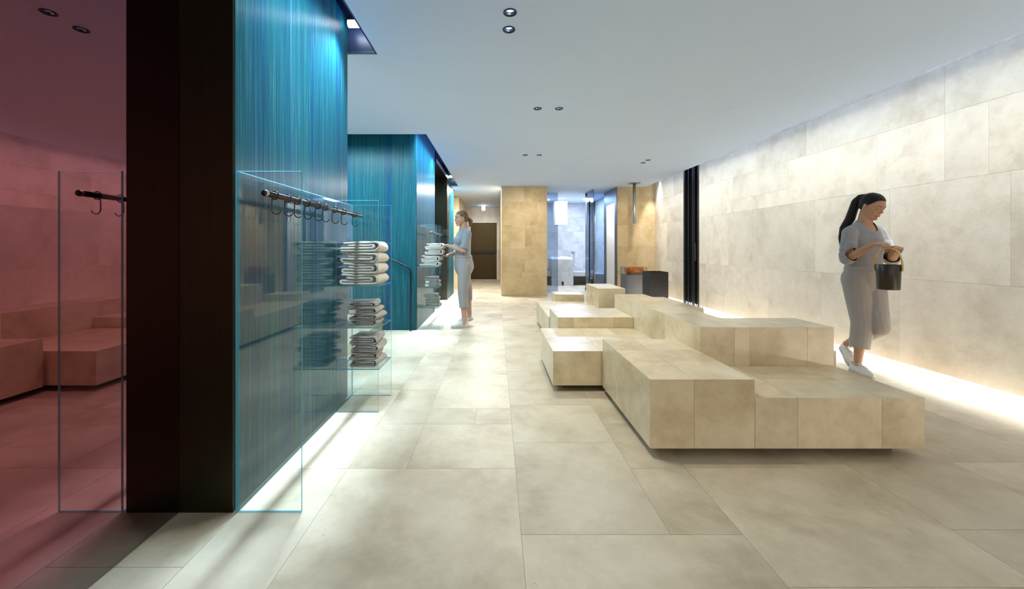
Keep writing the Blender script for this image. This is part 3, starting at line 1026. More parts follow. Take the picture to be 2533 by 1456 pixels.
# ------------------------------------------------------------------ downlights and flush discs
dl_labels = ['recessed round downlight nearest the camera, in the front pair on the ceiling',
             'recessed round downlight just behind the nearest one on the ceiling',
             'recessed round downlight in the middle row, left of its twin and beside a flush disc',
             'recessed round downlight in the middle row, right of its twin',
             'recessed downlight in the third row, left of its twin, near the centre of the ceiling',
             'recessed downlight in the third row, right of its twin, near the centre of the ceiling',
             'recessed downlight of the right rear pair, the one next to the flush disc',
             'recessed downlight of the right rear pair, the one farther from the camera']
d0 = thing('downlight', dl_labels[0], 'downlight', (DL[0][0], DL[0][1], Hc), 'recessed ceiling downlights')
x, y = DL[0]
MB().lathe([(0.0382, Hc + 0.005), (0.0425, Hc - 0.001), (0.0425, Hc - 0.005), (0.034, Hc - 0.005), (0.0335, Hc + 0.006), (0.0382, Hc + 0.005)], (x, y, 0), 36).build('trim_ring', M['black'], d0, smooth=True)
MB().lathe([(0.0335, Hc + 0.003), (0.031, Hc + 0.008), (0.027, Hc + 0.016)], (x, y, 0), 36).build('reflector', M['reflector'], d0, smooth=True)
MB().lathe([(0.0, Hc + 0.0155), (0.027, Hc + 0.0160)], (x, y, 0), 24).build('lamp_face', M['lamp_small'], d0)
for k, (x, y) in enumerate(DL):
    if k:
        d1 = dup(d0, (x - DL[0][0], y - DL[0][1], 0))
        d1['label'] = dl_labels[k]
for x, y in DL:
    spot('downlight_beam', (x, y, Hc - 0.01), (x, y, 0), 50, (1.0, 0.93, 0.81), 110, 1.0, 0.035)
fd_labels = ['flush white ceiling disc left of the middle row of downlights', 'flush white ceiling disc left of the third row of downlights',
             'tiny flush ceiling disc farthest left near the stone pillar wall', 'flush white ceiling disc alone at the right, toward the washed wall',
             'flush ceiling disc beside the right rear pair of downlights', 'small flush ceiling disc in front of the steam room, left of the pipe']
f0 = None
for k, (x, y) in enumerate(FD):
    if f0 is None:
        f0 = MB().lathe([(0.0, Hc - 0.004), (0.036, Hc - 0.004), (0.0385, Hc - 0.003), (0.0385, Hc - 0.0002)], (x, y, 0), 32).build('ceiling_disc', M['ceiling'], origin=(x, y, Hc))
        fo = f0
    else:
        fo = f0.copy(); C.objects.link(fo); fo.location = (x, y, Hc)
    tag(fo, fd_labels[k], 'ceiling disc', 'flush ceiling discs')

# ------------------------------------------------------------------ glass shelf units
TOPZ = 1.487
def shelf_unit(label, ys, shelves, y_shelf, rail, hooks, xe):
    y0, y1 = ys[0], ys[-1]
    t = thing('glass_shelf_unit', label, 'shelf unit', (-1.0, (y0 + y1) / 2, 0), 'glass shelf units')
    pane(MB(), 'x', -1.136, -1.126, y0, y1 + 0.01, 0.003, TOPZ).build('back_pane', GL, t)
    for y, xr in zip(ys, xe):
        pane(MB(), 'y', -1.1255, xr, y, y + 0.010, 0.003, TOPZ).build('upright_pane', GL, t)
    for z in shelves:
        pane(MB(), 'z', -1.125, -0.825, y_shelf[0], y_shelf[1], z - 0.008, z).build('shelf', GL, t)
    r = MB().tube([(-0.985, rail[0], 1.385), (-0.985, rail[1], 1.385)], 0.0125, 20).build('hanging_rail', M['gunmetal'], t, smooth=True)
    MB().lathe([(0.0128, 0), (0.0142, 0.001), (0.0142, 0.014), (0.0128, 0.015)], (0, 0, 0), 20, M4=Matrix.Rotation(-PI / 2, 4, 'X')).apply(
        Matrix.Translation((-0.985, rail[0] + 0.002, 1.385))).build('end_ring', M['steel'], r, smooth=True)
    h = MB()
    yy = 0.0
    R0 = 0.0175
    h.tube([(R0 * math.cos(a), 0, R0 * math.sin(a)) for a in [2 * PI * i / 24 for i in range(25)]], 0.0028, 8)
    pts = [(-R0 * 0.75, 0, -R0 * 0.7), (-R0 * 0.85, 0, -0.045)]
    for i in range(13):
        a = PI + PI * 0.92 * i / 12
        pts.append((0.006 + 0.0205 * math.cos(a) + 0.0, 0, -0.062 + 0.0205 * math.sin(a)))
    h.tube(pts, 0.0026, 8)
    h0 = None
    for y in hooks:
        if h0 is None:
            hb_ = MB(); hb_.v = [(a - 0.985, b + y, c + 1.385) for a, b, c in h.v]; hb_.f = h.f; hb_.m = h.m; hb_.t = h.t
            h0 = hb_.build('coat_hook', M['gunmetal'], r, origin=(-0.985, y, 1.385), smooth=True); yb = y
        else:
            q = h0.copy(); C.objects.link(q); q.parent = r
            q.location = h0.location + Vector((0, y - yb, 0))
            q.rotation_euler = (0, 0, 0)
    return t


u1 = shelf_unit('clear glass shelf unit with a long rail of hooks, nearest the camera', (1.69, 2.72, 3.03), (0.303, 0.595, 0.889), (2.7305, 3.0295), (1.645, 2.83),
                (1.726, 1.832, 1.92, 2.02, 2.14, 2.23, 2.36, 2.50, 2.69), (-0.85, -0.83, -0.822))
u2 = shelf_unit('clear glass shelf unit farther back, where the standing woman stacks towels', (5.50, 5.86, 6.88), (0.303, 0.595, 0.889), (5.5105, 5.8595), (5.80, 6.98),
                (5.93, 6.02, 6.13, 6.22, 6.34, 6.47, 6.58, 6.72, 6.85), (-0.81, -0.805, -0.805))


# ------------------------------------------------------------------ folded towels
def folded(w, d, h, t, seed, wob=0.005, ny=16):
    """a towel folded into four layers, fold wrapped round the +x side; local x in +-w/2, y in 0..d, z from 0"""
    r_ = random.Random(seed)
    P = []
    def seg(a, b, n):
        for i in range(n):
            q = i / n
            P.append((a[0] + (b[0] - a[0]) * q, a[1] + (b[1] - a[1]) * q))
    def arc(c, r, a0, a1, n, sx=1.0):
        for i in range(n):
            a = a0 + (a1 - a0) * i / n
            P.append((c[0] + sx * r * math.cos(a), c[1] + r * math.sin(a)))
    g = (h - t) / 3.0
    R = (h - t) / 2
    xl, xr = -w / 2, w / 2
    e1 = r_.uniform(0.0, 0.03); e2 = r_.uniform(0.01, 0.05)
    seg((xl + t / 2 + e1, h - t / 2), (xr - R * 1.15 - t / 2, h - t / 2), 22)
    arc((xr - R * 1.15 - t / 2, h / 2), R, PI / 2, -PI / 2, 14, 1.15)
    seg((xr - R * 1.15 - t / 2, t / 2), (xl + g / 2 + t / 2, t / 2), 22)
    arc((xl + g / 2 + t / 2, t / 2 + g / 2), g / 2, -PI / 2, -3 * PI / 2, 9)
    seg((xl + g / 2 + t / 2, t / 2 + g), (xr - R - t * 1.3, t / 2 + g), 20)
    arc((xr - R - t * 1.3, t / 2 + 1.5 * g), g / 2, -PI / 2, PI / 2, 9)
    seg((xr - R - t * 1.3, t / 2 + 2 * g), (xl + t + e2, t / 2 + 2 * g), 20)
    P.append((xl + t + e2, t / 2 + 2 * g))
    n = len(P)
    ph = [r_.uniform(0, 6.28) for _ in range(6)]
    am = [r_.uniform(0.3, 1) * wob for _ in range(3)]
    vs = []
    nrm = []
    for i in range(n):
        a = P[max(0, i - 1)]; b = P[min(n - 1, i + 1)]
        dx, dz = b[0] - a[0], b[1] - a[1]
        q = math.hypot(dx, dz) or 1
        nrm.append((-dz / q, dx / q))
    for j in range(ny + 1):
        y = d * j / ny
        edge = min(1.0, min(j, ny - j) / 1.6)
        th = t * (0.74 + 0.24 * edge)
        for side in (1, -1):
            for i in range(n):
                x, z = P[i]
                hz = z / h
                sag = am[0] * math.sin(x / w * 5 + ph[0] + y * 9) * hz + am[1] * math.sin(x / w * 11 + ph[1]) * hz * 0.7 + am[2] * math.sin(y / d * 5 + ph[2]) * hz
                sx = am[1] * math.sin(z / h * 6 + ph[3] + y * 14) * 1.2
                vs.append((x + sx + nrm[i][0] * th / 2 * side, y + am[0] * math.sin(i * 0.11 + ph[4]) * (1 if j in (0, ny) else 0.6),
                           max(0.0005, z + sag + nrm[i][1] * th / 2 * side)))
    fs_ = []
    row = 2 * n
    for j in range(ny):
        for i in range(n - 1):
            a = j * row + i
            fs_.append((a, a + row, a + row + 1, a + 1))
            b = j * row + n + i
            fs_.append((b, b + 1, b + row + 1, b + row))
        for i in (0, n - 1):
            fs_.append((j * row + i, j * row + n + i, (j + 1) * row + n + i, (j + 1) * row + i))
    for j in (0, ny):
        for i in range(n - 1):
            fs_.append((j * row + i, j * row + i + 1, j * row + n + i + 1, j * row + n + i))
    return vs, fs_


tmesh = {}
def towel(kind, seed, loc, rot, label, group, sc=(1, 1, 1), tagl=False):
    key = (kind, seed)
    if key not in tmesh:
        if kind == 'white':
            vs, fs_ = folded(0.275, 0.245, 0.080, 0.0205, seed)
        else:
            vs, fs_ = folded(0.205, 0.215, 0.050, 0.0115, seed, wob=0.004)
        b = MB().add(vs, fs_)
        me = bpy.data.meshes.new('towel_mesh')
        me.from_pydata(b.v, [], b.f)
        me.materials.append(M['towel'] if kind == 'white' else M['linen'])
        me.polygons.foreach_set('use_smooth', [True] * len(me.polygons))
        me.update()
        tmesh[key] = me
    o = bpy.data.objects.new('folded_towel' if kind == 'white' else 'folded_linen', tmesh[key])
    C.objects.link(o)
    o.location = loc; o.rotation_euler = (0, 0, rot); o.scale = sc
    o['_o'] = [0, 0, 0]
    tag(o, label, 'towel' if kind == 'white' else 'folded cloth', group)
    if tagl:
        q = MB().box(-0.095, -0.045, -0.005, -0.0035, 0.008, 0.036)
        q.add([(-0.095, -0.005, 0.036), (-0.045, -0.005, 0.036), (-0.045, 0.02, 0.0535), (-0.095, 0.02, 0.0535)], [(0, 1, 2, 3)])
        w2 = q.build('care_label', M['tag'], None)
        w2.parent = o
        w2['label'] = 'white care label'
    return o


pos = ['topmost', 'second from top', 'third from top', 'bottom']
g1 = 'thick cream towels on the near shelf unit'
for k, (dx, r_, s_) in enumerate(((0.004, 0.02, 1.05), (0.0, -0.03, 1.0), (0.006, 0.015, 1.0), (-0.002, -0.01, 1.02))):
    z = 0.8895 + (3 - k) * 0.0775
    towel('white', 11 + k, (-0.968 + dx, 2.738, z), r_, 'thick cream towel, %s of four on the near unit upper shelf' % pos[k], g1, (s_, 1.0, 0.965))
for k, (dx, r_) in enumerate(((-0.01, 0.10), (0.0, 0.03), (0.004, -0.06), (-0.002, 0.02))):
    z = 0.5955 + (3 - k) * 0.0425
    towel('linen', 21 + k, (-0.955 + dx, 2.765, z), r_, 'ribbed grey cloth, %s on the near unit middle shelf' % pos[k], 'ribbed grey cloths on the near unit middle shelf', (0.98, 1, 0.86), k == 1)
for k, (dx, r_) in enumerate(((0.0, 0.03), (0.01, -0.02), (-0.004, 0.05), (0.002, -0.04))):
    z = 0.3035 + (3 - k) * 0.0535
    towel('linen', 31 + k, (-0.950 + dx, 2.765, z), r_, 'ribbed grey cloth, %s on the near unit lowest shelf' % pos[k], 'ribbed grey cloths on the near unit lowest shelf', (0.98, 1, 1.07))
towel('white', 12, (-0.955, 5.555, 0.8895), 0.03, 'cream towel at the bottom of the pair on the far unit upper shelf', 'cream towels on the far shelf unit', (1.05, 1, 0.93))
towel('white', 14, (-0.945, 5.56, 0.8895 + 0.076), -0.03, 'cream towel lying on the other one on the far unit upper shelf', 'cream towels on the far shelf unit', (1.0, 1, 0.95))
towel('white', 13, (-0.897, 5.565, 1.058), 0.04, 'lower of the two cream towels held by the standing woman', 'cream towels in the woman hands', (0.98, 1, 1.05))
towel('white', 11, (-0.893, 5.56, 1.058 + 0.0845), -0.02, 'upper of the two cream towels held by the standing woman', 'cream towels in the woman hands', (0.98, 1, 1.0))
for k, (dx, r_) in enumerate(((0.0, 0.08), (0.01, 0.0), (0.004, -0.05))):
    towel('linen', 21 + k, (-0.935 + dx, 5.58, 0.5955 + (2 - k) * 0.049), r_, 'grey cloth, %s on the far unit middle shelf' % ['topmost', 'middle one', 'lowest'][k], 'grey cloths on the far unit middle shelf', (0.98, 1, 1), k > 0)
for k, (dx, r_) in enumerate(((-0.02, 0.03), (0.0, -0.02), (0.006, 0.05), (0.01, -0.04))):
    towel('linen', 31 + k, (-0.935 + dx, 5.58, 0.3035 + (3 - k) * 0.0475), r_, 'grey cloth, %s on the far unit lowest shelf' % pos[k], 'grey cloths on the far unit lowest shelf', (1.02, 1, 0.96))

# ------------------------------------------------------------------ people
def fuse(mb, name, m, voxel, smooth_it=6, parent=None, cut=None, factor=0.5):
    """one continuous surface from overlapping solids"""
    o = mb.build(name, m, None, origin=(0, 0, 0))
    r = o.modifiers.new('r', 'REMESH'); r.mode = 'VOXEL'; r.voxel_size = voxel
    if smooth_it:
        s = o.modifiers.new('s', 'SMOOTH'); s.factor = factor; s.iterations = smooth_it
    freeze(o)
    me = o.data
    if cut is not None:
        co = np.empty(len(me.vertices) * 3); me.vertices.foreach_get('co', co); co = co.reshape(-1, 3)
        keep = ~cut(co)
        idx = -np.ones(len(co), int); idx[keep] = np.arange(keep.sum())
        fs_ = [tuple(idx[v] for v in p.vertices) for p in me.polygons if all(keep[v] for v in p.vertices)]
        me2 = bpy.data.meshes.new(name)
        me2.from_pydata(co[keep].tolist(), [], fs_)
        me2.materials.append(m)
        o.data = me2
        me = me2
        # even out the cut edge
        nb = {}
        ec = {}
        for p in me.polygons:
            for ed in p.edge_keys:
                ec[ed] = ec.get(ed, 0) + 1
        for (a_, b_), k_ in ec.items():
            if k_ == 1:
                nb.setdefault(a_, []).append(b_); nb.setdefault(b_, []).append(a_)
        cv = {i_: me.vertices[i_].co.copy() for i_ in nb}
        for _ in range(14):
            nv_ = {}
            for i_, ns_ in nb.items():
                nv_[i_] = cv[i_] * 0.4 + sum((cv[j_] for j_ in ns_), Vector()) * (0.6 / len(ns_))
            cv = nv_
        for i_, c_ in cv.items():
            me.vertices[i_].co = c_
    me.polygons.foreach_set('use_smooth', [True] * len(me.polygons))
    if parent is not None:
        o.parent = parent
        o.location = -Vector(parent['_o'])
    return o


def set_origin(o, p):
    p = Vector(p)
    o.data.transform(Matrix.Translation(-p))
    o.location = p
    o['_o'] = list(p)


def frame(c, fwd, pitch=0.0, roll=0.0):
    f = Vector(fwd).normalized(); f.z = 0; f.normalize()
    l = Vector((0, 0, 1)).cross(f)
    R = Matrix((f, l, Vector((0, 0, 1)))).transposed().to_4x4()
    return Matrix.Translation(c) @ R @ Matrix.Rotation(pitch, 4, 'Y') @ Matrix.Rotation(roll, 4, 'X')


def head_solids(mb, H, neck):
    """H: head frame (x forward, y left, z up), eyes at z=0, chin at z=-0.112"""
    h = MB()
    h.ell((-0.012, 0, 0.030), (0.094, 0.073, 0.080))
    h.ell((0.022, 0, -0.022), (0.062, 0.057, 0.078))
    h.ell((0.030, 0, 0.030), (0.056, 0.058, 0.052))
    for s in (1, -1):
        h.rcone((-0.012, 0.054 * s, -0.030), (0.052, 0.016 * s, -0.092), 0.020, 0.017)
        h.ell((0.046, 0.033 * s, -0.030), (0.028, 0.024, 0.026))
        h.rcone((0.067, 0.040 * s, 0.014), (0.078, 0.012 * s, 0.017), 0.010, 0.010)
        h.ell((0.0865, 0.0095 * s, -0.034), (0.009, 0.0075, 0.0065))
        h.ell((0.018, 0.028 * s, -0.045), (0.046, 0.031, 0.046))
        h.ell((0.012, 0.036 * s, -0.015), (0.050, 0.032, 0.050))
        # ear
        Re = Matrix.Rotation(0.35 * s, 3, 'Z') @ Matrix.Rotation(0.2, 3, 'Y')
        h.ell((-0.012, 0.074 * s, -0.002), (0.015, 0.0065, 0.027), Re)
        h.ell((-0.008, 0.073 * s, -0.024), (0.009, 0.006, 0.010), Re)
    h.rcone((0.076, 0, 0.008), (0.096, 0, -0.026), 0.0075, 0.0095)
    h.rcone((0.078, 0, -0.040), (0.080, 0, -0.048), 0.010, 0.010)
    h.ell((0.076, 0, -0.060), (0.014, 0.024, 0.0075))
    h.ell((0.074, 0, -0.070), (0.013, 0.020, 0.0075))
    h.ell((0.060, 0, -0.094), (0.021, 0.021, 0.018))
    h.apply(H)
    mb.v, n = mb.v + h.v, len(mb.v)
    mb.f += [tuple(i + n for i in f) for f in h.f]; mb.m += h.m; mb.t += h.t
    mb.rcone(H @ Vector((-0.022, 0, -0.045)), neck, 0.052, 0.056)


def face_parts(parent, H, skin, lid=0.004, gaze=0.0):
    for s in (1, -1):
        c_ = (0.0640, 0.031 * s, 0.0005)
        eo = MB().ell(c_, (0.0118, 0.0128, 0.0108), n=16).apply(H).build('eye', M['eye_white'], parent, smooth=True)
        eo['label'] = 'white of the eye'
        MB().ell((c_[0] + 0.0090, c_[1], c_[2] - gaze), (0.0036, 0.0052, 0.0052), n=14).apply(H).build('iris', M['iris'], eo, smooth=True)
        # lids: caps over the eyeball that leave a slit
        ld = MB()
        for z0, z1 in ((lid, 0.0135), (-0.0130, -0.0045 if lid > 0 else -0.0058)):
            rs = []
            for k in range(6):
                z = z0 + (z1 - z0) * k / 5
                q = math.sqrt(max(0.0, 1 - (z / 0.0138) ** 2))
                rs.append([(c_[0] + 0.0134 * q * math.cos(t), c_[1] + 0.0148 * q * math.sin(t), c_[2] + z) for t in [2 * PI * i / 20 for i in range(20)]])
            ld.rings(rs)
        ld.apply(H).build('eyelids', skin, parent, smooth=True)
        zl = lid + 0.0005
        MB().tube([H @ Vector((c_[0] + 0.0128 * math.cos(t) + 0.0012, c_[1] + 0.0146 * math.sin(t) * 1.05, c_[2] + zl)) for t in [-1.35 + 2.7 * i / 10 for i in range(11)]], 0.0011, 6).build('eyelashes', M['brow'], parent, smooth=True)
        MB().tube([H @ Vector(p) for p in ((0.066, 0.048 * s, 0.018), (0.079, 0.036 * s, 0.0250), (0.0865, 0.022 * s, 0.0240), (0.0885, 0.013 * s, 0.0205))], [0.0010, 0.0021, 0.0024, 0.0017], 6).build('eyebrow', M['brow'], parent, smooth=True)
    lp = MB()
    lp.ell((0.0785, 0, -0.0595), (0.0120, 0.0200, 0.0042))
    lp.ell((0.0770, 0, -0.0685), (0.0120, 0.0175, 0.0050))
    lp.apply(H).build('lips', M['lip'], parent, smooth=True)


def hand(mb, wrist, d, palm_n, thumb, curl=(0.25, 0.3, 0.35, 0.4), L_=0.175, spread=0.16):
    """palm leaving the wrist along d, palm facing palm_n, thumb leaving on the side 'thumb'"""
    w = Vector(wrist); d = Vector(d).normalized(); pn = Vector(palm_n); pn = (pn - d * pn.dot(d)).normalized()
    s = Vector(thumb); s = (s - d * s.dot(d) - pn * s.dot(pn)).normalized()
    k = L_ / 0.175
    for q in (-0.026, -0.009, 0.009, 0.026):
        mb.rcone(w + s * q * 0.7 * k, w + d * 0.082 * k + s * q * k, 0.015 * k, 0.0125 * k)
    for i, (q, ln) in enumerate(((0.0300, 0.068), (0.0105, 0.077), (-0.0095, 0.072), (-0.0290, 0.056))):
        p = w + d * 0.084 * k + s * q * k
        a = curl[i]
        dr = (d + s * q * spread * 12 * 0.35).normalized()
        seg = [0.45, 0.31, 0.24]
        ang = 0
        for j in range(3):
            ang += a * (0.8, 1.15, 0.8)[j]
            dd = (dr * math.cos(ang) + pn * math.sin(ang)).normalized()
            p2 = p + dd * ln * seg[j] * k
            mb.rcone(p, p2, (0.0092, 0.0084, 0.0076)[j] * k, (0.0084, 0.0076, 0.0066)[j] * k)
            p = p2
    p = w + d * 0.022 * k + s * 0.024 * k
    for ln, (cd, cs, cp), r0, r1 in ((0.040, (0.62, 0.70, 0.25), 0.0135, 0.011), (0.032, (0.80, 0.45, 0.35), 0.0105, 0.0092), (0.026, (0.92, 0.15, 0.40), 0.0092, 0.0078)):
        p2 = p + (d * cd + s * cs + pn * cp).normalized() * ln * k
        mb.rcone(p, p2, r0 * k, r1 * k)
        p = p2


def ringell(c, f, l, bf, bb, a, n=28, tilt=0.0, p=1.0):
    """torso cross-section: bf/bb depth to the front/back, a half width"""
    out = []
    for i in range(n):
        t = 2 * PI * i / n
        x = math.cos(t); y = math.sin(t)
        dep = bf if x > 0 else bb
        v = Vector(c) + f * (math.copysign(abs(x) ** p, x) * dep) + l * (math.copysign(abs(y) ** p, y) * a)
        v.z += tilt * x * dep
        out.append(tuple(v))
    return out


def shoe(parent, heel, toe, m_up, lace, ankle, up=(0, 0, 1), L_=0.26, flex=0.0):
    """heel and toe are the points of the sole; flex lifts the heel part about the ball"""
    heel = Vector(heel); toe = Vector(toe)
    f = (toe - heel).normalized(); u = Vector(up); u = (u - f * u.dot(f)).normalized(); l = u.cross(f)
    Ls = (toe - heel).length
    prof = [(0.0, 0.022, 0.0), (0.03, 0.030, 0), (0.15, 0.034, 0), (0.35, 0.033, 0), (0.55, 0.039, 0), (0.72, 0.044, 0.003), (0.86, 0.038, 0.004), (0.96, 0.024, 0.004), (1.0, 0.010, 0.003)]
    def P(x, y, z):
        return heel + f * x * Ls + l * y + u * z
    s = MB()
    left = [(x, w) for x, w, o in prof]
    out = [(x, w) for x, w in left] + [(x, -w) for x, w in reversed(left)]
    s.rings([[tuple(P(x, y * 0.96, 0.0)) for x, y in out], [tuple(P(x, y, 0.008)) for x, y in out], [tuple(P(x, y * 1.01, 0.024)) for x, y in out], [tuple(P(0.5 + (x - 0.5) * 0.98, y * 0.95, 0.027)) for x, y in out]])
    b = MB()
    H_ = [(0.0, 0.052), (0.03, 0.066), (0.12, 0.072), (0.25, 0.060), (0.36, 0.058), (0.46, 0.070), (0.56, 0.066), (0.70, 0.052), (0.84, 0.040), (0.95, 0.030), (0.995, 0.022)]
    W_ = [0.020, 0.028, 0.031, 0.030, 0.031, 0.034, 0.038, 0.041, 0.036, 0.023, 0.010]
    rs = []
    for (x, h), w in zip(H_, W_):
        r = []
        for i in range(16):
            t = PI * i / 15
            y = math.cos(t); z = math.sin(t)
            topw = 0.70 if x < 0.4 else 1.0
            yy = w * y * (1 - (1 - topw) * z * 0.8)
            r.append(tuple(P(x * 0.985 + 0.006, yy, 0.024 + (h) * (z ** 0.75))))
        rs.append(r)
    b.rings(rs, cap=True)
    so = b.build('shoe', m_up, parent, smooth=True)
    s.build('sole', M['sole'], so)
    # collar opening
    oc = P(0.20, 0, 0.094)
    cl = MB()
    cl.tube([tuple(P(0.20 + 0.155 * math.cos(a), 0.027 * math.sin(a), 0.090 + 0.006 * math.cos(a) ** 2 - 0.004 * math.sin(a) ** 2)) for a in [2 * PI * i / 20 for i in range(21)]], 0.0045, 8)
    cl.build('collar', m_up, so, smooth=True)
    if lace:
        lc = MB()
        for k in range(5):
            x = 0.43 + 0.062 * k
            hh = 0.024 + float(np.interp(x, [q[0] for q in H_], [q[1] for q in H_]))
            lc.tube([tuple(P(x - 0.012, 0.019, hh - 0.012)), tuple(P(x, 0.008, hh + 0.001)), tuple(P(x + 0.006, -0.006, hh + 0.001)), tuple(P(x + 0.014, -0.019, hh - 0.014))], 0.0022, 6)
            lc.tube([tuple(P(x + 0.014, 0.019, hh - 0.014)), tuple(P(x + 0.006, 0.006, hh + 0.001)), tuple(P(x, -0.008, hh + 0.001)), tuple(P(x - 0.012, -0.019, hh - 0.012))], 0.0022, 6)
        for s_ in (1, -1):
            lc.tube([tuple(P(0.42, 0, 0.100)), tuple(P(0.46, 0.022 * s_, 0.096)), tuple(P(0.54, 0.034 * s_, 0.072)), tuple(P(0.60, 0.030 * s_, 0.062)), tuple(P(0.52, 0.016 * s_, 0.088))], 0.002, 6)
        lc.build('laces', M['cord'], so)
    return so


def V3(*a):
    return Vector(a)


# ---------- woman with towels
f = V3(-0.93, -0.36, 0).normalized(); l = V3(0, 0, 1).cross(f)
O1 = V3(-0.49, 5.74, 0)
def T(ff, ll, z):
    p = O1 + f * ff + l * ll
    return V3(p.x, p.y, z)

H1 = frame(O1 + f * 0.035 + V3(0, 0, 1.592), (-0.90, -0.42, 0), pitch=math.radians(3))
shN = T(-0.015, 0.160, 1.352); shF = T(0.0, -0.160, 1.352)
elN = V3(-0.470, 5.545, 1.120); wrN = V3(-0.705, 5.600, 1.190)
elF = V3(-0.515, 5.915, 1.115); wrF = V3(-0.735, 5.76, 1.040)
hpN = T(0.0, 0.085, 0.89); knN = V3(-0.487, 5.635, 0.53); anN = V3(-0.462, 5.640, 0.095)
hpF = T(0.0, -0.085, 0.89); knF = V3(-0.435, 5.80, 0.57); anF = V3(-0.405, 5.845, 0.155)

b = MB()
b.rings([ringell(T(*c, z), f, l, bf, bb, a) for c, z, bf, bb, a in (
    ((0, 0), 0.80, 0.09, 0.10, 0.12), ((0, 0), 0.90, 0.115, 0.13, 0.165), ((0, 0), 1.0, 0.10, 0.10, 0.145), ((0.0, 0), 1.08, 0.095, 0.085, 0.125),
    ((0.0, 0), 1.2, 0.105, 0.09, 0.135), ((0, 0), 1.30, 0.112, 0.100, 0.155), ((-0.01, 0), 1.365, 0.090, 0.092, 0.155), ((-0.015, 0), 1.41, 0.066, 0.072, 0.118), ((-0.012, 0), 1.445, 0.056, 0.060, 0.074), ((-0.012, 0), 1.465, 0.050, 0.052, 0.055))])
head_solids(b, H1, T(-0.018, 0, 1.43))
for s_ in (1, -1):
    b.rcone(T(-0.015, 0.045 * s_, 1.405), T(-0.015, 0.145 * s_, 1.370), 0.045, 0.043)
for sh, el_, wr in ((shN, elN, wrN), (shF, elF, wrF)):
    b.rcone(sh, el_, 0.046, 0.036)
    b.rcone(el_, el_ + (wr - el_) * 0.35, 0.037, 0.037)
    b.rcone(el_ + (wr - el_) * 0.35, wr, 0.037, 0.024)
hand(b, wrN, V3(-0.94, 0.05, 0.17), (0.1, 0, -1), (0, 1, 0.1), curl=(0.05, 0.04, 0.06, 0.1), L_=0.165)
hand(b, wrF, V3(-0.97, -0.15, -0.02), (0, 0, 1), (0.1, -1, 0.2), curl=(0.02, 0.02, 0.02, 0.04), L_=0.165)
for hp, kn, an, hl in ((hpN, knN, anN, None), (hpF, knF, anF, None)):
    b.rcone(hp, kn, 0.080, 0.052)
    b.rcone(kn, kn + (an - kn) * 0.35, 0.050, 0.051)
    b.rcone(kn + (an - kn) * 0.35, an, 0.051, 0.032)
    b.rcone(an, an + V3(-0.018, -0.005, -0.06), 0.032, 0.028)
w1 = fuse(b, 'person', M['skin1'], 0.0036, 5)
set_origin(w1, O1)
tag(w1, 'standing woman in a grey blue top placing towels on the far glass shelf', 'person')
face_parts(w1, H1, M['skin1'], 0.0015)

sh = MB()
sh.rings([ringell(T(*c, z), f, l, bf, bb, a) for c, z, bf, bb, a in (
    ((0, 0), 1.015, 0.118, 0.120, 0.155), ((0, 0), 1.06, 0.122, 0.108, 0.150), ((0.0, 0), 1.10, 0.118, 0.105, 0.145), ((0.0, 0), 1.2, 0.128, 0.108, 0.150), ((0, 0), 1.30, 0.122, 0.110, 0.165),
    ((-0.01, 0), 1.37, 0.097, 0.098, 0.165), ((-0.015, 0), 1.415, 0.072, 0.078, 0.125), ((-0.015, 0), 1.45, 0.062, 0.066, 0.080), ((-0.015, 0), 1.475, 0.058, 0.062, 0.062))])
Rb = Matrix((f, l, V3(0, 0, 1))).transposed()
for s_ in (1, -1):
    sh.ell(T(0.072, 0.066 * s_, 1.262), (0.066, 0.070, 0.070), Rb)
    sh.rcone(T(-0.015, 0.06 * s_, 1.405), T(-0.015, 0.150 * s_, 1.370), 0.050, 0.050)
sh.ell(T(0.070, 0, 1.268), (0.062, 0.090, 0.062), Rb)
sh.rcone(shN, elN + (shN - elN) * 0.02, 0.064, 0.055)
sh.rcone(shF, elF + (shF - elF) * 0.05, 0.064, 0.055)


def neck_cut(c, f_, l_, rf, rs, z0, slope):
    c = np.array(c); f_ = np.array(f_); l_ = np.array(l_)
    def fn(co):
        d_ = co - c
        a = d_ @ f_; s_ = d_ @ l_
        inside = (a / rf) ** 2 + (s_ / rs) ** 2 < 1
        return (inside & (co[:, 2] > z0 + slope * a)) | (co[:, 2] > z0 + 0.09)
    return fn


def sleeve_cut(el_, sh_, t0):
    a = np.array(el_); b_ = np.array(sh_)
    ax = (b_ - a) / np.linalg.norm(b_ - a)
    def fn(co):
        d_ = co - a
        t = d_ @ ax
        r = np.linalg.norm(d_ - np.outer(t, ax), axis=1)
        return (t < t0) & (r < 0.061) & (t > -0.075)
    return fn


nc = neck_cut(T(-0.01, 0, 1.42), f, l, 0.076, 0.076, 1.424, -0.50)
sc1 = sleeve_cut(elN, shN, 0.022); sc2 = sleeve_cut(elF, shF, 0.022)
fuse(sh, 'top', M['shirt1'], 0.005, 7, w1, cut=lambda co: nc(co) | sc1(co) | sc2(co))
rim_ = MB()
zc = 1.418
rim_.tube([tuple(T(-0.01, 0, 0) + f * 0.086 * math.cos(a) + l * 0.080 * math.sin(a) + V3(0, 0, 1.420 - 0.55 * 0.086 * math.cos(a) + 0.01 * abs(math.sin(a)))) for a in [2 * PI * i / 40 for i in range(41)]], 0.0035, 8)

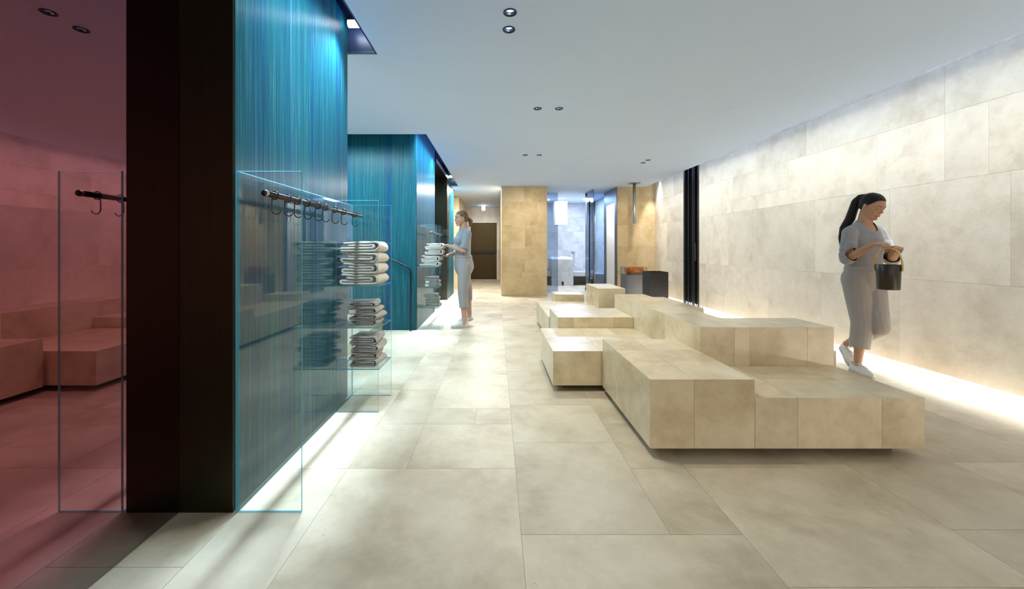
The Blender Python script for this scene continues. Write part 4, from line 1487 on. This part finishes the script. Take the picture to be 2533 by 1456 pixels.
tr1 = MB()
tr1.rings([ringell(T(*c, z), f, l, bf, bb, a) for c, z, bf, bb, a in (
    ((0, 0), 0.79, 0.105, 0.125, 0.150), ((0, 0), 0.86, 0.130, 0.155, 0.182), ((0, 0), 0.93, 0.135, 0.150, 0.178), ((0, 0), 1.0, 0.130, 0.130, 0.165), ((0, 0), 1.052, 0.124, 0.117, 0.155))])
hmN = knN + (anN - knN) * 0.55; hmF = knF + (anF - knF) * 0.47
tr1.rcone(hpN, knN, 0.110, 0.076); tr1.rcone(knN, hmN, 0.076, 0.066)
tr1.rcone(hpF, knF, 0.110, 0.074); tr1.rcone(knF, hmF, 0.074, 0.062)


def hem_cut(hm, kn):
    a = np.array(hm); ax = np.array(kn) - a; ax /= np.linalg.norm(ax)
    def fn(co):
        d_ = co - a
        t = d_ @ ax
        r = np.linalg.norm(d_ - np.outer(t, ax), axis=1)
        return (t < 0) & (r < 0.10)
    return fn


h1, h2 = hem_cut(hmN, knN), hem_cut(hmF, knF)
tro = fuse(tr1, 'trousers', M['trouser1'], 0.0055, 8, w1, cut=lambda co: h1(co) | h2(co))
wb_ = MB()
wb_.rings([ringell(T(0, 0, z), f, l, q * 0.130, q * 0.128, q * 0.161, n=40) for z, q in ((1.012, 1.0), (1.016, 1.025), (1.046, 0.985), (1.050, 0.96))], cap=False)
wb_.build('waistband', M['trouser1'], w1, smooth=True)
shoe(w1, V3(-0.405, 5.660, 0.002), V3(-0.655, 5.590, 0.002), M['shoe'], False, anN)
shoe(w1, V3(-0.355, 5.865, 0.075), V3(-0.580, 5.780, 0.004), M['shoe'], False, anF)

hr1 = MB()
hr1.ell((-0.016, 0, 0.033), (0.099, 0.0785, 0.087)).ell((-0.045, 0, -0.012), (0.062, 0.066, 0.062))
hr1.rcone((-0.105, 0, -0.005), (-0.125, 0, -0.018), 0.024, 0.022)
for q in (-0.012, 0.012):
    hr1.rcone((-0.128, q, -0.018), (-0.150, q * 1.4, -0.045), 0.024, 0.028); hr1.rcone((-0.150, q * 1.4, -0.045), (-0.146, q, -0.095), 0.028, 0.018); hr1.rcone((-0.146, q, -0.095), (-0.130, q * 0.5, -0.125), 0.018, 0.006)
hr1.apply(H1)


def hair_cut(H, zlow=-0.055):
    Hi = np.array(H.inverted())
    def fn(co):
        p = co @ Hi[:3, :3].T + Hi[:3, 3]
        x, y, z = p[:, 0], p[:, 1], p[:, 2]
        line = np.interp(z, [-0.2, -0.03, -0.002, 0.012, 0.035, 0.060, 0.075, 0.2], [-0.032, -0.030, -0.024, 0.012, 0.034, 0.052, 0.066, 0.2])
        line = line + 0.35 * np.maximum(0, np.abs(y) * -1 + 0.03) * (z > 0.03)
        return (x > line) | ((z < zlow) & (x > -0.09))
    return fn


hair1 = fuse(hr1, 'hair', M['hair1'], 0.0035, 4, w1, cut=hair_cut(H1))
tie = MB().tube([H1 @ V3(-0.115 , 0.024 * math.cos(a), -0.012 + 0.024 * math.sin(a)) for a in [2 * PI * i / 16 for i in range(17)]], 0.005, 8)
tie.build('hair_tie', M['black'], hair1, smooth=True)

# ---------- woman with the bucket
f = V3(0.10, -0.995, 0).normalized(); l = V3(0, 0, 1).cross(f)
O2 = V3(3.40, 3.60, 0)
def T(ff, ll, z):
    p = O2 + f * ff + l * ll
    return V3(p.x, p.y, z)

H2 = frame(V3(3.425, 3.535, 1.532), (0.16, -0.985, 0), pitch=math.radians(24))
shR = T(0.02, -0.155, 1.292); shL = T(0.0, 0.155, 1.292)
elR = V3(3.215, 3.560, 1.055); wrR = V3(3.232, 3.325, 1.185)
elL = V3(3.585, 3.520, 1.050); wrL = V3(3.395, 3.290, 1.150)
hpR = T(0, -0.082, 0.87); knR = V3(3.335, 3.54, 0.47); anR = V3(3.315, 3.560, 0.105)
hpL = T(0, 0.082, 0.87); knL = V3(3.425, 3.475, 0.445); anL = V3(3.455, 3.835, 0.205)

b = MB()
b.rings([ringell(T(*c, z), f, l, bf, bb, a) for c, z, bf, bb, a in (
    ((0, 0), 0.78, 0.08, 0.09, 0.11), ((0, 0), 0.87, 0.10, 0.11, 0.15), ((0, 0), 0.96, 0.09, 0.085, 0.130), ((0.005, 0), 1.04, 0.085, 0.075, 0.110),
    ((0.01, 0), 1.14, 0.095, 0.08, 0.12), ((0.015, 0), 1.24, 0.110, 0.095, 0.145), ((0.01, 0), 1.30, 0.090, 0.086, 0.147), ((0.005, 0), 1.345, 0.066, 0.067, 0.108), ((0.008, 0), 1.38, 0.052, 0.055, 0.068), ((0.01, 0), 1.40, 0.047, 0.048, 0.050))])
head_solids(b, H2, T(0.012, 0, 1.375))
for s_ in (1, -1):
    b.rcone(T(0.008, 0.045 * s_, 1.345), T(0.008, 0.135 * s_, 1.312), 0.041, 0.039)
for s0, el_, wr in ((shR, elR, wrR), (shL, elL, wrL)):
    b.rcone(s0, el_, 0.043, 0.034)
    b.rcone(el_, el_ + (wr - el_) * 0.35, 0.035, 0.035)
    b.rcone(el_ + (wr - el_) * 0.35, wr, 0.035, 0.023)
hand(b, wrR, V3(0.10, -0.98, -0.05), (0.15, 0.0, -1.0), (1, 0, 0.1), curl=(0.65, 0.75, 0.80, 0.85), L_=0.160)
hand(b, wrL, V3(-0.62, -0.76, 0.10), (-0.35, 0.1, -0.9), (-0.7, 0.5, 0.3), curl=(0.40, 0.60, 0.70, 0.75), L_=0.155)
for hp, kn, an, ft in ((hpR, knR, anR, V3(0.0, -0.018, -0.065)), (hpL, knL, anL, V3(-0.005, 0.012, -0.055))):
    b.rcone(hp, kn, 0.076, 0.050)
    b.rcone(kn, kn + (an - kn) * 0.35, 0.048, 0.049)
    b.rcone(kn + (an - kn) * 0.35, an, 0.049, 0.030)
    b.rcone(an, an + ft, 0.029, 0.025)
w2 = fuse(b, 'person', M['skin2'], 0.0034, 5)
set_origin(w2, O2)
tag(w2, 'dark haired woman in grey walking along the right wall and looking down at her bucket', 'person')
face_parts(w2, H2, M['skin2'], -0.0035, 0.004)

sh = MB()
sh.rings([ringell(T(*c, z), f, l, bf, bb, a) for c, z, bf, bb, a in (
    ((0, 0), 0.965, 0.118, 0.105, 0.145), ((0, 0), 1.0, 0.125, 0.112, 0.150), ((0.005, 0), 1.06, 0.125, 0.105, 0.142), ((0.01, 0), 1.14, 0.125, 0.105, 0.145), ((0.015, 0), 1.24, 0.120, 0.105, 0.155),
    ((0.01, 0), 1.31, 0.095, 0.092, 0.155), ((0.005, 0), 1.355, 0.07, 0.072, 0.115), ((0.008, 0), 1.39, 0.058, 0.060, 0.075), ((0.01, 0), 1.41, 0.055, 0.055, 0.06))])
Rb = Matrix((f, l, V3(0, 0, 1))).transposed()
for s_ in (1, -1):
    sh.ell(T(0.064, 0.060 * s_, 1.205), (0.058, 0.062, 0.064), Rb)
    sh.rcone(T(0.005, 0.055 * s_, 1.345), T(0.008, 0.140 * s_, 1.312), 0.046, 0.046)
sh.ell(T(0.062, 0, 1.21), (0.056, 0.082, 0.060), Rb)
for s0, el_, wr in ((shR, elR, wrR), (shL, elL, wrL)):
    sh.rcone(s0, el_, 0.060, 0.056)
    q = el_ + (wr - el_) * 0.22
    sh.rcone(el_, q, 0.056, 0.050)
    # pushed up sleeve folds
    for k in range(3):
        c_ = s0 + (el_ - s0) * (0.45 + 0.2 * k)
        sh.rcone(c_ + V3(-0.02, -0.01, 0.0), c_ + V3(0.02, 0.01, 0.012), 0.056, 0.055)
nc2 = neck_cut(T(0.025, 0, 1.37), f, l, 0.088, 0.062, 1.374, -0.85)
s1_ = sleeve_cut(elR + (wrR - elR) * 0.20, elR - (wrR - elR), 0.0)
s2_ = sleeve_cut(elL + (wrL - elL) * 0.20, elL - (wrL - elL), 0.0)
fuse(sh, 'top', M['shirt2'], 0.005, 7, w2, cut=lambda co: nc2(co) | s1_(co) | s2_(co))

tr2 = MB()
tr2.rings([ringell(T(*c, z), f, l, bf, bb, a) for c, z, bf, bb, a in (
    ((0, 0), 0.765, 0.10, 0.115, 0.140), ((0, 0), 0.84, 0.118, 0.140, 0.170), ((0, 0), 0.90, 0.120, 0.132, 0.165), ((0, 0), 0.96, 0.115, 0.112, 0.150), ((0, 0), 1.0, 0.112, 0.104, 0.142))])
hmR = knR + (anR - knR) * 0.62; hmL = knL + (anL - knL) * 0.58
tr2.rcone(hpR, knR, 0.104, 0.080); tr2.rcone(knR, hmR, 0.080, 0.076)
tr2.rcone(hpL, knL, 0.104, 0.080); tr2.rcone(knL, hmL, 0.080, 0.068)
h1, h2 = hem_cut(hmR, knR), hem_cut(hmL, knL)
fuse(tr2, 'trousers', M['trouser2'], 0.0055, 8, w2, cut=lambda co: (h1(co) & (np.abs(co[:, 1] - hmR.y) < 0.10)) | (h2(co) & (co[:, 1] > 3.62)))
wb_ = MB()
wb_.rings([ringell(T(0, 0, z), f, l, q * 0.117, q * 0.113, q * 0.148, n=40) for z, q in ((0.955, 1.03), (0.960, 1.05), (0.990, 1.0), (0.995, 0.97))], cap=False)
wb_.build('waistband', M['trouser2'], w2, smooth=True)
shoe(w2, V3(3.312, 3.620, 0.002), V3(3.275, 3.368, 0.002), M['shoe'], True, anR)
shoe(w2, V3(3.470, 3.900, 0.150), V3(3.395, 3.685, 0.004), M['shoe'], True, anL)

hr2 = MB()
hr2.ell((-0.016, 0, 0.034), (0.099, 0.079, 0.088)).ell((-0.045, 0, -0.005), (0.062, 0.068, 0.060))
hr2.apply(H2)
pt0 = H2 @ V3(-0.085, 0.0, 0.065)
chain = [(pt0, 0.030), (H2 @ V3(-0.125, -0.005, 0.045), 0.031), (H2 @ V3(-0.140, -0.015, 0.0), 0.034), (V3(3.375, 3.705, 1.43), 0.038), (V3(3.335, 3.725, 1.34), 0.034), (V3(3.300, 3.715, 1.25), 0.022), (V3(3.280, 3.700, 1.17), 0.007)]
for (p, r), (q, r2) in zip(chain[:-1], chain[1:]):
    hr2.rcone(p, q, r, r2)
def near_chain(co):
    m_ = np.zeros(len(co), bool)
    for (p, r), (q, r2) in zip(chain[:-1], chain[1:]):
        a_ = np.array(p); d_ = np.array(q) - a_
        t_ = np.clip(((co - a_) @ d_) / (d_ @ d_), 0, 1)
        m_ |= np.linalg.norm(co - (a_ + np.outer(t_, d_)), axis=1) < max(r, r2) + 0.012
    return m_


fuse(hr2, 'hair', M['hair2'], 0.0035, 4, w2, cut=lambda co, g=hair_cut(H2, -0.045): g(co) & ~near_chain(co))

# ---------- bucket hanging from the hands
bc = V3(3.240, 3.208, 0.810)
bt = thing('bucket', 'dark brown sauna bucket with a pale bent wood handle, carried by the walking woman', 'bucket', bc)
MB().lathe([(0.0, 0.0), (0.066, 0.0), (0.071, 0.004), (0.0785, 0.205), (0.0775, 0.207), (0.0735, 0.205), (0.067, 0.010), (0.0, 0.010)], bc, 48).build('bucket_body', M['bucket'], bt, smooth=True)
dv = V3(0.55, -0.83, 0).normalized(); nv = V3(0, 0, 1).cross(dv)
hs = []
for k in range(33):
    a = PI * k / 32
    x = -math.cos(a); z = math.sin(a)
    cx = 0.0835 * math.copysign(abs(x) ** 0.75, x)
    zz = 0.155 + (0.185) * z ** 0.8
    tx = V3(dv.x * math.cos(a - PI / 2), dv.y * math.cos(a - PI / 2), math.sin(-(a - PI / 2)))
    nr = V3(dv.x * x, dv.y * x, z).normalized()
    c_ = bc + dv * cx + V3(0, 0, zz)
    hs.append([tuple(c_ + nv * 0.0195 * s_ + nr * 0.0035 * u_) for s_, u_ in ((-1, -1), (1, -1), (1, 1), (-1, 1))])
MB().rings(hs).build('handle', M['wood'], bt)

for o_ in bpy.data.objects:
    if '_o' in o_:
        del o_['_o']
